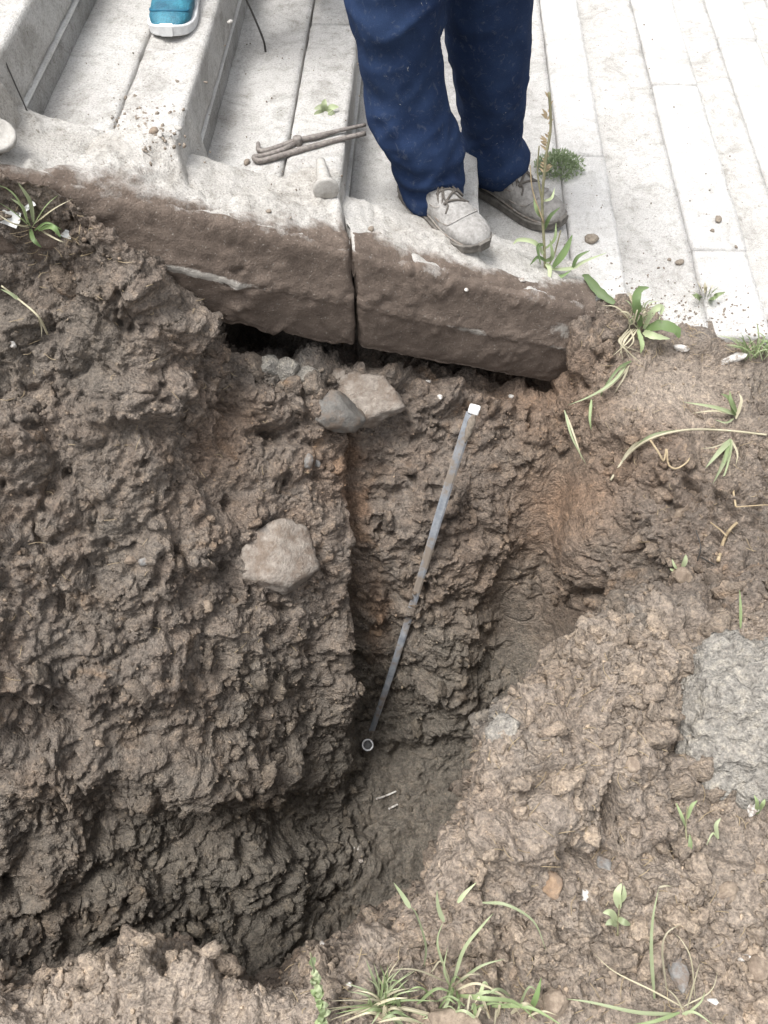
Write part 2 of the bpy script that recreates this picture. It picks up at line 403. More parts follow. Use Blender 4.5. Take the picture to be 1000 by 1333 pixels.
# ------------------------------------------------------------------ the excavated soil
h = lambda v, H: ('h', v, H)
y = lambda v, Y: ('y', v, Y)
d = lambda Y, H: ('d', Y, H)
NEAR = [d(-0.8, 1.43), d(-3.5, 1.5)]
NET = [
 (0,   [d(1.8, 1.3), d(1.27, 1.12), h(229, .826), h(325, .97), h(450, 1.13), h(600, 1.26), h(780, 1.42), h(925, 1.55), h(1040, 1.78), h(1160, 1.90), h(1288, 1.98), d(.04, 1.75), h(1300, 1.47), h(1340, 1.41), d(-.08, 1.40), d(-.2, 1.42)] + NEAR),
 (90,  [d(1.8, 1.35), d(1.29, 1.2), h(257, .874), h(352, 1.02), h(475, 1.17), h(620, 1.31), h(790, 1.48), h(950, 1.66), h(1045, 1.88), h(1155, 2.01), h(1266, 2.08), d(.07, 1.8), h(1277, 1.46), h(1318, 1.41), d(-.06, 1.40), d(-.2, 1.42)] + NEAR),
 (190, [d(1.8, 1.4), d(1.34, 1.3), h(352, 1.03), h(420, 1.12), h(515, 1.22), h(650, 1.37), h(805, 1.55), h(985, 1.78), h(1065, 1.99), h(1155, 2.11), h(1248, 2.18), d(.11, 1.85), h(1245, 1.45), h(1295, 1.40), d(-.03, 1.40), d(-.2, 1.42)] + NEAR),
 (270, [d(1.8, 1.7), d(1.5, 1.6), h(444, 1.24), h(502, 1.30), h(572, 1.375), h(700, 1.50), h(835, 1.66), h(1015, 1.90), h(1085, 2.11), h(1170, 2.23), h(1262, 2.29), d(.11, 1.85), h(1268, 1.46), h(1310, 1.41), d(-.04, 1.41), d(-.2, 1.42)] + NEAR),
 (340, [d(1.8, 1.75), d(1.55, 1.65), h(470, 1.35), h(528, 1.39), h(605, 1.47), h(730, 1.60), h(850, 1.77), h(1020, 2.04), h(1085, 2.22), h(1165, 2.32), h(1285, 2.38), d(.08, 1.85), h(1298, 1.47), h(1315, 1.42), d(-.04, 1.42), d(-.2, 1.43)] + NEAR),
 (410, [d(1.8, 1.75), d(1.55, 1.62), h(478, 1.375), h(545, 1.44), h(625, 1.53), h(735, 1.67), h(850, 1.87), h(980, 2.14), h(1060, 2.40), h(1140, 2.45), h(1258, 2.48), d(.13, 1.9), h(1264, 1.47), h(1292, 1.42), h(1318, 1.42), d(-.12, 1.43)] + NEAR),
 (448, [d(1.8, 1.65), d(1.5, 1.55), y(480, 1.30), h(555, 1.49), h(635, 1.59), h(738, 1.73), h(850, 1.93), h(940, 2.13), h(1020, 2.42), h(1110, 2.48), h(1238, 2.50), d(.16, 1.9), h(1246, 1.47), h(1282, 1.41), h(1316, 1.42), d(-.12, 1.43)] + NEAR),
 (474, [d(1.8, 1.65), d(1.5, 1.55), y(484, 1.31), y(560, 1.24), y(640, 1.16), y(740, 1.05), y(850, .95), y(925, .87), h(998, 2.62), h(1095, 2.66), h(1220, 2.68), d(.18, 2.0), h(1230, 1.47), h(1272, 1.42), h(1315, 1.43), d(-.12, 1.43)] + NEAR),
 (560, [d(1.8, 1.7), d(1.55, 1.62), y(492, 1.35), y(570, 1.26), y(650, 1.16), y(740, 1.05), y(840, .94), y(930, .84), h(1000, 2.64), h(1055, 2.66), h(1140, 2.66), d(.28, 2.0), h(1156, 1.46), h(1212, 1.40), h(1270, 1.43), h(1335, 1.43)] + NEAR),
 (610, [d(1.8, 1.75), d(1.58, 1.66), y(505, 1.36), y(580, 1.26), y(655, 1.17), y(740, 1.07), y(835, .97), y(915, .87), h(970, 2.6), d(.66, 2.62), d(.48, 2.4), d(.36, 1.85), h(1058, 1.42), h(1138, 1.34), h(1230, 1.41), h(1335, 1.43)] + NEAR),
 (650, [d(1.8, 1.8), d(1.6, 1.7), y(516, 1.365), y(592, 1.27), y(662, 1.19), y(740, 1.11), y(828, 1.01), y(895, .91), d(.83, 2.48), d(.7, 2.48), d(.60, 2.25), d(.52, 1.8), h(935, 1.38), h(1050, 1.30), h(1185, 1.40), h(1335, 1.43)] + NEAR),
 (720, [d(1.8, 1.85), d(1.62, 1.75), y(520, 1.375), y(600, 1.27), y(680, 1.17), y(750, 1.08), y(820, .98), y(870, .89), d(.80, 2.17), d(.74, 2.1), d(.67, 1.93), d(.6, 1.63), h(876, 1.365), h(1000, 1.27), h(1160, 1.39), h(1335, 1.43)] + NEAR),
 (752, [d(1.8, 1.6), d(1.58, 1.40), h(432, 1.38), h(545, 1.58), h(660, 1.74), h(732, 1.88), h(800, 2.0), h(845, 2.06), d(.80, 2.0), d(.75, 1.93), d(.69, 1.78), d(.63, 1.56), h(846, 1.35), h(980, 1.275), h(1150, 1.39), h(1335, 1.43)] + NEAR),
 (790, [d(1.8, 1.50), d(1.49, 1.36), h(440, 1.42), h(540, 1.50), h(640, 1.63), h(720, 1.76), h(780, 1.84), h(820, 1.89), d(.80, 1.85), d(.76, 1.78), d(.72, 1.66), d(.67, 1.5), h(816, 1.34), h(960, 1.28), h(1140, 1.385), h(1335, 1.43)] + NEAR),
 (850, [d(1.8, 1.56), d(1.48, 1.44), h(462, 1.46), h(550, 1.49), h(635, 1.56), h(705, 1.64), h(752, 1.69), h(782, 1.70), d(.83, 1.66), d(.80, 1.6), d(.77, 1.51), d(.73, 1.42), h(803, 1.335), h(935, 1.30), h(1130, 1.385), h(1335, 1.43)] + NEAR),
 (920, [d(1.8, 1.60), d(1.46, 1.455), h(482, 1.50), h(560, 1.49), h(630, 1.51), h(690, 1.54), h(722, 1.56), h(740, 1.55), h(752, 1.52), h(764, 1.49), h(776, 1.45), h(792, 1.40), h(815, 1.37), h(920, 1.36), h(1110, 1.385), h(1335, 1.43)] + NEAR),
 (1010,[d(1.8, 1.66), d(1.47, 1.49), h(492, 1.51), h(560, 1.48), h(625, 1.47), h(675, 1.48), h(700, 1.485), h(716, 1.47), h(730, 1.45), h(744, 1.43), h(760, 1.41), h(780, 1.385), h(805, 1.37), h(910, 1.37), h(1100, 1.385), h(1335, 1.43)] + NEAR),
]
ROWPX = [8, 30, 70, 85, 105, 125, 105, 100, 85, 75, 28, 34, 100, 125, 110, 70, 35]
cols = []
for u, rows in NET:
    pts = [None] * len(rows)
    for k, e in enumerate(rows):
        if e[0] == 'h': pts[k] = np.array(at(u, e[1], H=e[2]))
        elif e[0] == 'y': pts[k] = np.array(at(u, e[1], Y=e[2]))
    for k, p in enumerate(pts):                           # the dig is about a metre deep
        if u > 460 and p is not None and CAMZ - p[2] > 1.45:
            H_ = CAMZ - p[2]; f_ = (1.45 + .87 * (H_ - 1.45)) / H_
            pts[k] = np.array((p[0] * f_, p[1] * f_, CAMZ - H_ * f_))
    ks = [k for k, p in enumerate(pts) if p is not None]
    xs = [pts[k][0] for k in ks]
    for k, e in enumerate(rows):
        if e[0] == 'd': pts[k] = np.array((np.interp(k, ks, xs), e[1], CAMZ - (e[2] if e[2] < 1.45 or k < 3 or u < 460 else 1.45 + .87 * (e[2] - 1.45))))
    cols.append(np.array(pts))
us = [n[0] for n in NET]
def ext(c, dx, dz): q = c.copy(); q[:, 0] += dx; q[:, 2] += dz; return q
def flatten(c, k):                                       # towards undisturbed ground outside the dig
    q = c.copy(); top = q[2, 2]; n = q[13, 2]
    ref = np.interp(np.arange(len(q)), [2, 13], [top, n]); q[2:14, 2] += (ref[2:14] - q[2:14, 2]) * k; return q
cols = [flatten(ext(cols[0], -2.8, .75), 1), flatten(ext(cols[0], -1.5, .45), 0.95), flatten(ext(cols[0], -.55, .13), 0.3)] + cols + [ext(cols[-1], .45, -.06), ext(cols[-1], 1.4, -.22), ext(cols[-1], 3.0, -.5)]
us = [-900, -500, -170] + us + [1160, 1500, 2000]
G = np.array(cols)                                       # (nc, nr, 3)
def cr(G, idx, axis):
    G = np.moveaxis(G, axis, 0)
    Q = np.concatenate([2 * G[:1] - G[1:2], G, 2 * G[-1:] - G[-2:-1]])
    i = np.minimum(idx.astype(int), len(G) - 2); f = (idx - i)[:, None, None]
    a, b, c, dd = Q[i], Q[i + 1], Q[i + 2], Q[i + 3]
    k = 0.40
    m0, m1 = (c - a) * k, (dd - b) * k
    r = (2 * f ** 3 - 3 * f ** 2 + 1) * b + (f ** 3 - 2 * f ** 2 + f) * m0 + (-2 * f ** 3 + 3 * f ** 2) * c + (f ** 3 - f ** 2) * m1
    return np.moveaxis(r, 0, axis)
DENS = 0.62
ui = []
for k in range(len(us) - 1):
    wpx = us[k + 1] - us[k]
    n = max(6, int(DENS * (wpx if 0 <= us[k] and us[k + 1] <= 1010 else (110 if us[k] in (-170, 1010) else 55))))
    ui.append(k + np.arange(n) / n)
ui = np.concatenate(ui + [np.array([len(us) - 1.0])])
vi = np.concatenate([k + np.arange(max(5, int(DENS * n))) / max(5, int(DENS * n)) for k, n in enumerate(ROWPX)] + [np.array([float(len(ROWPX))])])
S = cr(cr(G, ui, 0), vi, 1)
nu, nv = len(ui), len(vi)
Tu = np.gradient(S, axis=0); Tv = np.gradient(S, axis=1)
Nn = np.cross(Tv, Tu); Nn /= np.linalg.norm(Nn, axis=2)[:, :, None] + 1e-9
if Nn[nu // 2, -3, 2] < 0: Nn = -Nn
def boxf(A, r, ax):
    pad = [(0, 0)] * 3; pad[ax] = (r + 1, r)
    C_ = np.cumsum(np.pad(A, pad, mode='edge'), axis=ax)
    a_ = [slice(None)] * 3; b_ = [slice(None)] * 3
    a_[ax] = slice(2 * r + 1, None); b_[ax] = slice(0, -(2 * r + 1))
    return (C_[tuple(a_)] - C_[tuple(b_)]) / (2 * r + 1)
for _ in range(2):
    Nn = boxf(boxf(Nn, 14, 0), 18, 1)
Nn /= np.linalg.norm(Nn, axis=2)[:, :, None] + 1e-9
P = S.reshape(-1, 3).astype(np.float32); Nn = Nn.reshape(-1, 3).astype(np.float32)
PU, PV, PD = project(P)
vv = np.tile(vi, nu)
WU = PU + 16 * gnoise(P, .06, 301) + 7 * gnoise(P, .022, 303); WV = PV + 16 * gnoise(P, .06, 302) + 7 * gnoise(P, .022, 304)
def blob(items):
    r = np.zeros(len(P), np.float32)
    for (cu, cv, ru, rv, a, *rest) in items:
        ok = np.ones(len(P), bool)
        if rest: ok = (vv < 11.2) if rest[0] == 'pit' else (vv > 10.8)
        q = ((WU - cu) / ru) ** 2 + ((WV - cv) / rv) ** 2 if min(ru, rv) > 9 else ((PU - cu) / ru) ** 2 + ((PV - cv) / rv) ** 2
        r += np.where(ok, a * np.exp(-q), 0)
    return r
smooth_m = np.clip(blob([(730, 665, 52, 66, 1.7, 'pit'), (712, 840, 62, 60, 1.9, 'pit'), (655, 750, 20, 60, .9, 'pit'), (800, 580, 40, 40, .6, 'pit'), (880, 500, 80, 45, .7, 'pit'), (850, 620, 40, 40, .5, 'pit'), (463, 640, 10, 75, 1.1, 'pit'), (461, 760, 8, 80, 1.0, 'pit'), (630, 615, 22, 12, .9, 'pit'), (530, 1010, 60, 35, .55, 'pit'), (540, 1090, 45, 30, .7, 'pit'), (390, 1190, 50, 60, .35, 'pit'), (720, 440, 50, 40, .7), (880, 520, 60, 40, .4)]), 0, 1)
near_m = 1 / (1 + np.exp(-(vv - 11.6) * 4))
# broad lumps and hollows of the dig
big = blob([(255, 415, 45, 30, .05, 'pit'), (170, 380, 60, 40, .03, 'pit'),
            (40, 945, 60, 22, -.06, 'pit'), (110, 925, 40, 18, -.03, 'pit'), (90, 1000, 50, 30, .05, 'pit'), (180, 890, 90, 30, .03, 'pit'),
            (300, 1010, 120, 30, .05, 'pit'), (330, 1070, 110, 20, -.02, 'pit'), (20, 1160, 25, 14, -.06, 'pit'), (330, 1130, 50, 35, .06, 'pit'), (190, 1170, 70, 40, .04, 'pit'),
            (410, 1110, 30, 25, .04, 'pit'), (430, 1170, 22, 10, -.05, 'pit'), (480, 1120, 40, 40, .05, 'pit'), (350, 565, 22, 18, -.07, 'pit'), (300, 560, 30, 60, -.03, 'pit'), (230, 520, 40, 30, .035, 'pit'), (150, 640, 60, 40, .03, 'pit'),
            (60, 560, 60, 50, .03, 'pit'), (250, 700, 70, 40, .03, 'pit'), (200, 830, 60, 40, .03, 'pit'), (440, 900, 12, 60, .03, 'pit'), (464, 600, 6, 40, -.05, 'pit'), (463, 680, 6, 50, -.06, 'pit'), (462, 780, 6, 60, -.06, 'pit'), (461, 870, 7, 40, -.05, 'pit'),
            (590, 880, 25, 50, .05, 'pit'), (640, 690, 20, 60, .04, 'pit'), (700, 760, 12, 60, -.03, 'pit'), (770, 720, 40, 50, .05, 'pit'), (610, 830, 30, 25, .03, 'pit'), (560, 640, 30, 50, .03, 'pit'), (690, 590, 30, 40, .03, 'pit'),
            (800, 600, 30, 40, -.04, 'pit'), (780, 770, 14, 12, -.05, 'pit'), (520, 980, 30, 14, -.03, 'pit'),
            (730, 1020, 45, 80, .035, 'near'), (800, 1058, 8, 34, -.11, 'near'), (820, 1000, 40, 45, .03, 'near'), (840, 1085, 25, 18, .035, 'near'), (890, 972, 16, 8, -.07, 'near'), (760, 1120, 60, 12, -.035, 'near'),
            (690, 1080, 30, 60, .02, 'near'), (820, 880, 60, 40, .03, 'near'), (660, 960, 24, 30, .03, 'near'), (940, 1010, 60, 14, -.03, 'near'), (620, 1210, 60, 30, .02, 'near'), (240, 1280, 60, 25, .035, 'near')])
print('soil', nu, nv, len(P))
# clods: rounded cells at several sizes, with crevices between them
warp = np.stack([gnoise(P, .09, 91), gnoise(P, .09, 92), gnoise(P, .09, 93)], 1) * .035 + np.stack([gnoise(P, .022, 94), gnoise(P, .022, 95), gnoise(P, .022, 96)], 1) * .006
Q = P + warp
disp = big * 1.15 + .030 * fbm(P, .32, 2, 3)
reg = np.clip(.5 + .9 * fbm(P, .22, 2, 55), 0, 1)         # some places crumble more than others
reg2 = np.clip(.5 + 1.3 * fbm(P, .11, 3, 56), 0, 1)
rough = (1 - .95 * smooth_m) * (.50 + .50 * np.clip(np.abs(Nn[:, 2]) / .75, 0, 1)) * (1 - .22 * near_m)
# torn clay: folds of all sizes with sharp creases between them
amp_l = np.ones(len(P), np.float32)
for k, (sc_, am) in enumerate(((.150, .034), (.078, .0175), (.041, .0094), (.0215, .0040), (.0112, .0021), (.0058, .0012))):
    n_ = np.abs(gnoise(Q if k < 4 else P, sc_, 10 + k))
    bil = np.minimum(n_ * 2.2, 1.25) - .45
    loc_ = (.55 + .9 * (reg2 if k % 2 else reg)) if k else 1.0
    disp += rough * am * loc_ * amp_l * bil
    if k >= 1: amp_l = np.clip(amp_l * (.75 + .55 * np.clip(bil + .45, 0, 1.2)), .45, 1.35)   # crests are rougher than hollows
# broken chunks that stick out here and there
for sc_, am, sd_, keep in ((.075, .024, 11, .62), (.036, .014, 21, .60), (.018, .0075, 31, .60), (.009, .0036, 41, .55)):
    F1, F2, ID, TL = worley(P + warp * .35, sc_, sd_, True)
    edge = np.clip((F2 - F1) / .16, 0, 1); edge = edge * edge * (3 - 2 * edge)
    disp += rough * am * (ID > keep) * edge * (.35 + .7 * TL + .25 * np.clip(1 - F1, 0, 1))
holes = np.clip(gnoise(Q, .06, 61) + .4 * gnoise(Q, .02, 62) - .42, 0, 1)
disp -= rough * holes * .09
gran = np.clip(.25 + .75 * reg2 + .35 * near_m, 0, 1.1) * rough
for sc_, am, sd_ in ((.034, .0085, 51), (.0165, .0060, 61), (.0082, .0034, 71)):
    F1, F2, ID, TL = worley(P + warp * .25, sc_, sd_, True)
    dome = np.sqrt(np.maximum(0, 1 - (F1 / .9) ** 2))
    disp += gran * am * ((dome - .6) * (.3 + 1.1 * ID) + .5 * TL) * (.4 + .8 * reg)
disp += (.35 + .65 * rough) * .004 * fbm(P, .045, 2, 71)
# shrinkage cracks in the smoother clay
ck = np.abs(gnoise(P + warp * .5, .11, 67)); disp -= np.clip(1 - ck / .03, 0, 1) * .010 * (.3 + .7 * (1 - reg))
lowflat = np.interp(vv, [0, 1, 2.2, 16, 17], [0, .8, 1, 1, .2])
P2 = P + Nn * (disp * lowflat)[:, None]
tang = np.stack([vnoise(P, .02, 81), vnoise(P, .02, 82), vnoise(P, .02, 83)], 1) * .003 * rough[:, None]
P2 = P2 + tang * lowflat[:, None]
me = mesh_np('soil', P2, grid_faces(nu, nv)[:, ::-1])
def setattr_f(me, name, arr):
    a = me.attributes.new(name, 'FLOAT', 'POINT'); a.data.foreach_set('value', np.ascontiguousarray(arr, np.float32))
Hh = CAMZ - P[:, 2]
clay = np.clip((Hh - 1.6) / .75, 0, 1) * (1 - near_m) + .15 * (PU < 330) * (1 - near_m) * np.clip((PV - 560) / 300, 0, 1) + .7 * np.clip(fbm(P, .18, 3, 201), 0, 1)
clay = np.clip(clay * (1 - .6 * np.exp(-((PU - 560) / 90) ** 2 - ((PV - 640) / 120) ** 2)), 0, 1)
rust = np.clip(blob([(735, 665, 60, 70, .9), (720, 500, 90, 60, .8), (850, 580, 90, 70, .5), (463, 640, 11, 90, 1.3, 'pit'), (290, 560, 40, 60, .6, 'pit'), (430, 610, 40, 50, .5, 'pit'), (490, 800, 16, 50, .8, 'pit'), (620, 730, 60, 90, .3, 'pit'), (740, 800, 50, 60, .35, 'pit')]) * (.6 + .8 * (.5 + .5 * fbm(P, .08, 3, 210))), 0, 1)
dry = np.clip((near_m * (.75 + .6 * fbm(P, .16, 3, 220))) + blob([(885, 505, 100, 62, .95, 'pit'), (960, 600, 60, 60, .4, 'pit'), (260, 400, 60, 40, .35), (700, 370, 90, 25, .8)]), 0, 1)
bluegrey = np.clip(blob([(655, 945, 20, 18, .8, 'near'), (375, 485, 38, 20, .75, 'pit'), (820, 800, 22, 14, .5, 'near'), (690, 1000, 30, 40, .25, 'near'), (930, 430, 60, 14, .3), (950, 1100, 30, 10, .2, 'near')]), 0, 1)
for n_, a_ in (('clay', clay), ('rust', rust), ('dry', dry), ('bluegrey', bluegrey)): setattr_f(me, n_, a_)
soil = obj('soil', me, M_SOIL)
soil['kind'] = 'structure'
bpy.context.view_layer.update()
CAM0 = Vector((0, 0, CAMZ))
def hit(u, v, lift=0.0):
    """where the line of sight through a measured spot of the photograph meets the soil"""
    dr = ray(u, v).normalized()
    ok, loc, nor, _ = soil.ray_cast(CAM0, dr)
    if not ok: loc = at(u, v, H=1.45); nor = Vector((0, 0, 1))
    return loc + nor * lift, nor

# loose crumbs of soil lying over the dig
def ico(sub):
    bm = bmesh.new(); bmesh.ops.create_icosphere(bm, subdivisions=sub, radius=1)
    r = np.array([v.co[:] for v in bm.verts]), np.array([[x.index for x in f.verts] for f in bm.faces]); bm.free()
    return r
area = np.linalg.norm(np.cross(Tu.reshape(-1, 3), Tv.reshape(-1, 3)), axis=1)
vis = ((PU > -60) & (PU < 1160) & (PV > 240) & (PV < 1480) & (vv > 2.1) & (vv < 16.2)).astype(float)
prob = area * vis * (1 - .95 * smooth_m) * (.25 + 1.5 * reg2) * (1 + 1.0 * near_m); prob /= prob.sum()
ROT = [np.array(Euler(rng.uniform(0, 6.28, 3)).to_matrix()).T for _ in range(400)]
def crumbs(name, NC, sub, smin, smax, pw, smooth, label):
    big_clod = int(sub >= 2)
    IV, IF = ico(sub)
    T = []
    for k in range(24):
        D_ = np.ones(len(IV)); g_ = np.random.default_rng(k)
        for _ in range(6 if big_clod == 0 else 10):
            n_ = g_.normal(size=3); n_ /= np.linalg.norm(n_); dd = IV @ n_
            D_ = np.minimum(D_, np.where(dd > 1e-3, g_.uniform(.55 if big_clod == 0 else .42, .9) / np.maximum(dd, 1e-3), 9))
        T.append(IV * (D_ * (1 + .4 * fbm(IV + 9 * k, .8, 2, k) + ((.42 * np.abs(gnoise(IV, .6, k)) + .40 * np.abs(gnoise(IV, .28, k + 30)) - .2) if big_clod else 0)))[:, None])
    pr = prob if big_clod == 0 else prob * (.85 + 1.7 * near_m) * (.15 + reg2 ** 2); pr = pr / pr.sum()
    pick = rng.choice(len(P), NC, p=pr)
    VV = np.empty((NC, len(IV), 3), np.float32)
    for k, i in enumerate(pick):
        s_ = smin + (smax - smin) * rng.random() ** pw
        e = ROT[k % 400]
        VV[k] = (T[k % 24] * s_ * np.array((1, rng.uniform(.55, 1), rng.uniform(.4, .85)))) @ e + P2[i] + Nn[i] * s_ * (.35 if big_clod == 0 else -.05)
    FF = (IF[None] + (np.arange(NC) * len(IV))[:, None, None]).reshape(-1, 3)
    me = mesh_np(name, VV.reshape(-1, 3), FF, smooth)
    for n_, a_ in (('clay', clay), ('rust', rust), ('dry', dry), ('bluegrey', bluegrey)): setattr_f(me, n_, np.repeat(a_[pick], len(IV)))
    setattr_f(me, 'tone', np.repeat(rng.random(NC) ** 1.5 if big_clod == 0 else .3 + .35 * rng.random(NC), len(IV)))
    o = obj(name, me, M_CRUMB); o['kind'] = 'stuff'
    return tag(o, label, 'soil crumbs')
crumbs('soil_crumbs', 20500, 1, .0012, .0062, 2.8, False, 'finest loose brown crumbs of soil scattered over pit walls and mound')
crumbs('soil_clods', 850, 3, .017, .040, 2.2, True, 'fist-sized and smaller broken clods of soil piled on pit walls and mound')
crumbs('small_soil_clods', 2300, 2, .006, .017, 2.0, True, 'thumb-sized loose brown clods of soil scattered over pit walls and mound')

# ------------------------------------------------------------------ the staircase
YAW = math.atan(85 / 1958)
SY, CY = math.sin(YAW), math.cos(YAW)
def st(x, yy, H):                                        # stair frame: x across the nosings, y along them
    return Vector((x * CY + yy * SY, yy * CY - x * SY, CAMZ - H))
NOSE = [-1.30, -1.01, -.72, -.447, -.152, .150, .517, .90, 1.26, 1.62, 1.98]
LEV = [.45, .60, .75, .90, 1.05, 1.20, 1.35, 1.46, 1.60, 1.74, 1.88]
def beam_y(x): return 1.335 + .19 * x
stairs = empty('staircase', st(0, 2.5, 1.2))
tag(stairs, 'pale weathered concrete staircase descending to the right behind the pit', 'staircase')
INV = Matrix.Translation(-stairs.location)
def place_stair_box(name, x0, x1, y0, y1, H0, H1, r, div, amp, sc, mt, parent, seed, amp2=0.0, rz=0.0):
    hx, hy, hz = (x1 - x0) / 2, (y1 - y0) / 2, (H1 - H0) / 2
    me = rbox_mesh(name, (hx, hy, hz), r, div, amp, sc, seed, off=(x0 * 3, y0, H0), amp2=amp2)
    o = obj(name, me, mt, parent)
    c = st((x0 + x1) / 2, (y0 + y1) / 2, (H0 + H1) / 2)
    M = Matrix.Translation(c) @ Matrix.Rotation(-YAW + rz, 4, 'Z')
    o.matrix_parent_inverse = Matrix.Identity(4)
    base = stairs.matrix_world if parent is stairs else parent.matrix_world
    o.matrix_basis = base.inverted() @ M
    bpy.context.view_layer.update()
    return o
bpy.context.view_layer.update()
JOINTS = {2: [1.05, 1.9, 3.1, 4.3], 3: [1.1, 2.35, 3.4, 4.5], 4: [1.15, 2.12, 3.3, 4.5], 5: [1.2, 2.4, 3.5, 4.6], 6: [1.3, 2.06, 3.2, 4.4], 7: [1.4, 1.82, 2.62, 3.7, 4.8], 8: [1.4, 2.2, 3.2, 4.2]}
for k in range(1, len(NOSE)):
    x0, x1, H = NOSE[k - 1], NOSE[k], LEV[k]
    y0 = beam_y(x1) + x1 * SY + (.165 if k > 2 else .08)
    if k >= 6: y0 = beam_y(x1) + x1 * SY + (.04 if k == 6 else -.05)
    nb = .125 if k < 7 else .15
    xc = x1 - nb
    near = 2 <= k <= 7
    stp = place_stair_box('step', x0 - .03, xc - .0025, y0, 5.2, H, H + .17, .004, (14, 160 if near else 30, 4), .0035, .09, M_TREAD, stairs, k, .0012)
    jl = JOINTS.get(k, [1.3, 2.6, 3.9]) + [5.2]
    jl[0] = y0
    jl = [jl[0]] + [q for q in jl[1:] if q > y0 + .1]
    for q in range(len(jl) - 1):
        L = jl[q + 1] - jl[q]
        dz = random.uniform(-.002, .002)
        place_stair_box('nosing_block', xc + .0015, x1 + random.uniform(-.002, .002), jl[q] + .002, jl[q + 1] - .002, H + dz - .001, H + .098, .007, (10, max(8, int(L * (60 if near else 12))), 8), .0028, .05, M_NOSE if k >= 6 else M_TREAD, stp, 20 + k * 5 + q, .0010, rz=random.uniform(-.002, .002))
    place_stair_box('mortar_line', xc - .01, x1 + .0045, y0 + .01, 5.19, H + .0985, H + .1035, .002, (2, 60, 2), .001, .03, M_MORTAR, stp, 60 + k)
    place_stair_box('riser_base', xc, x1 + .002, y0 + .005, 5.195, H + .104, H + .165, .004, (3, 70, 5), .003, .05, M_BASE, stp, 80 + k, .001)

# ------------------------------------------------------------------ the sloping edge beam in front of the stairs (two lengths)
def beam_H(x): return 1.122 + .456 * x
BPROF = [(-.20, .005), (-.10, .0), (-.03, .0), (-.012, .003), (0, .012), (.008, .04), (.017, .07), (.024, .086), (.026, .096), (.024, .108), (.022, .15), (.018, .185), (.010, .198), (0, .203), (-.10, .205), (-.20, .205)]
def beam_mesh(x0, x1, seed):
    prof = catmull([(a, b * 1.24) for a, b in BPROF], 100)
    L = x1 - x0; n = int(L / .0045)
    xs = np.linspace(x0, x1, n)
    X = np.repeat(xs, len(prof)); A = np.tile(prof[:, 0], n); B = np.tile(prof[:, 1], n)
    jag = .009 * fbm(np.stack([A, B, B * 0 + seed], 1), .03, 3, seed)
    X = np.where(np.abs(X - x1) < .03, X + np.minimum(jag, .004) * (seed == 5) * (1 - (x1 - X) / .03), X); X = np.where(np.abs(X - x0) < .03, X + np.maximum(jag, -.004) * (seed == 6) * (1 - (X - x0) / .03), X)
    e = np.clip(np.minimum(X - x0, x1 - X) / .012, 0, 1)      # worn arrises at the ends
    A = A - .012 * (1 - e) ** 2 * (A > -.05)
    cx = math.cos(math.atan(.19)); sx = math.sin(math.atan(.19))
    V = np.stack([X + A * sx, beam_y(X) - A * cx, CAMZ - beam_H(X) - B], 1)
    Nv = np.tile(np.stack([np.gradient(prof[:, 1]), -np.gradient(prof[:, 0])], 1), (n, 1)); Nv /= np.linalg.norm(Nv, axis=1)[:, None]
    dn = .004 * fbm(V, .09, 3, seed) + .0025 * fbm(V, .014, 2, seed + 4)
    F1, F2, ID = worley(V, .022, seed + 40)
    stuck = np.clip(fbm(V, .06, 2, seed + 8) - .10, 0, 1)
    dn = dn + .0022 * np.abs(gnoise(V, .02, seed)) + .0014 * np.abs(gnoise(V, .009, seed + 2)) + stuck * .022 * np.sqrt(np.maximum(0, 1 - (F1 / .8) ** 2))
    wear = np.clip(fbm(V, .05, 2, seed + 15) - .1, 0, 1) * np.exp(-((B - .25) / .025) ** 2)
    V = V + np.stack([sx * Nv[:, 0] * dn, -cx * Nv[:, 0] * dn, -Nv[:, 1] * dn + wear * .02], 1)
    i = np.arange(n * len(prof)).reshape(n, len(prof))
    F = grid_faces(n, len(prof))
    caps = []
    me = mesh_np('edge_beam', V, F)
    bm = bmesh.new(); bm.from_mesh(me); bm.verts.ensure_lookup_table()
    bm.faces.new([bm.verts[j] for j in i[0]]); bm.faces.new([bm.verts[j] for j in i[-1][::-1]])
    bmesh.ops.recalc_face_normals(bm, faces=bm.faces)
    bm.to_mesh(me); bm.free()
    for pz in me.polygons: pz.use_smooth = True
    mud = np.clip((B - .002) / .022, 0, 1) * .4 + .62
    mud = np.where(A < -.02, .12, mud)
    setattr_f(me, 'mud', mud)
    scr = np.exp(-((B - .119) / .011) ** 2) * (.45 + .9 * np.exp(-((X + .36) / .10) ** 2)) + .8 * np.exp(-((X - .42) / .05) ** 2 - ((B - .07) / .04) ** 2) + .5 * np.exp(-((X - .2) / .05) ** 2 - ((B - .13) / .018) ** 2)
    setattr_f(me, 'scrape', np.clip(scr, 0, 1.2))
    return me
XJ = -.062
b1 = obj('edge_beam', beam_mesh(-1.7, XJ - .0045, 5), M_TOP); tag(b1, 'long mud-stained concrete edge beam left of the open joint, above the dark hollow', 'beam')
b2 = obj('edge_beam', beam_mesh(XJ + .0045, .475, 6), M_TOP); tag(b2, 'mud-stained concrete edge beam right of the open joint, its end buried in soil', 'beam')

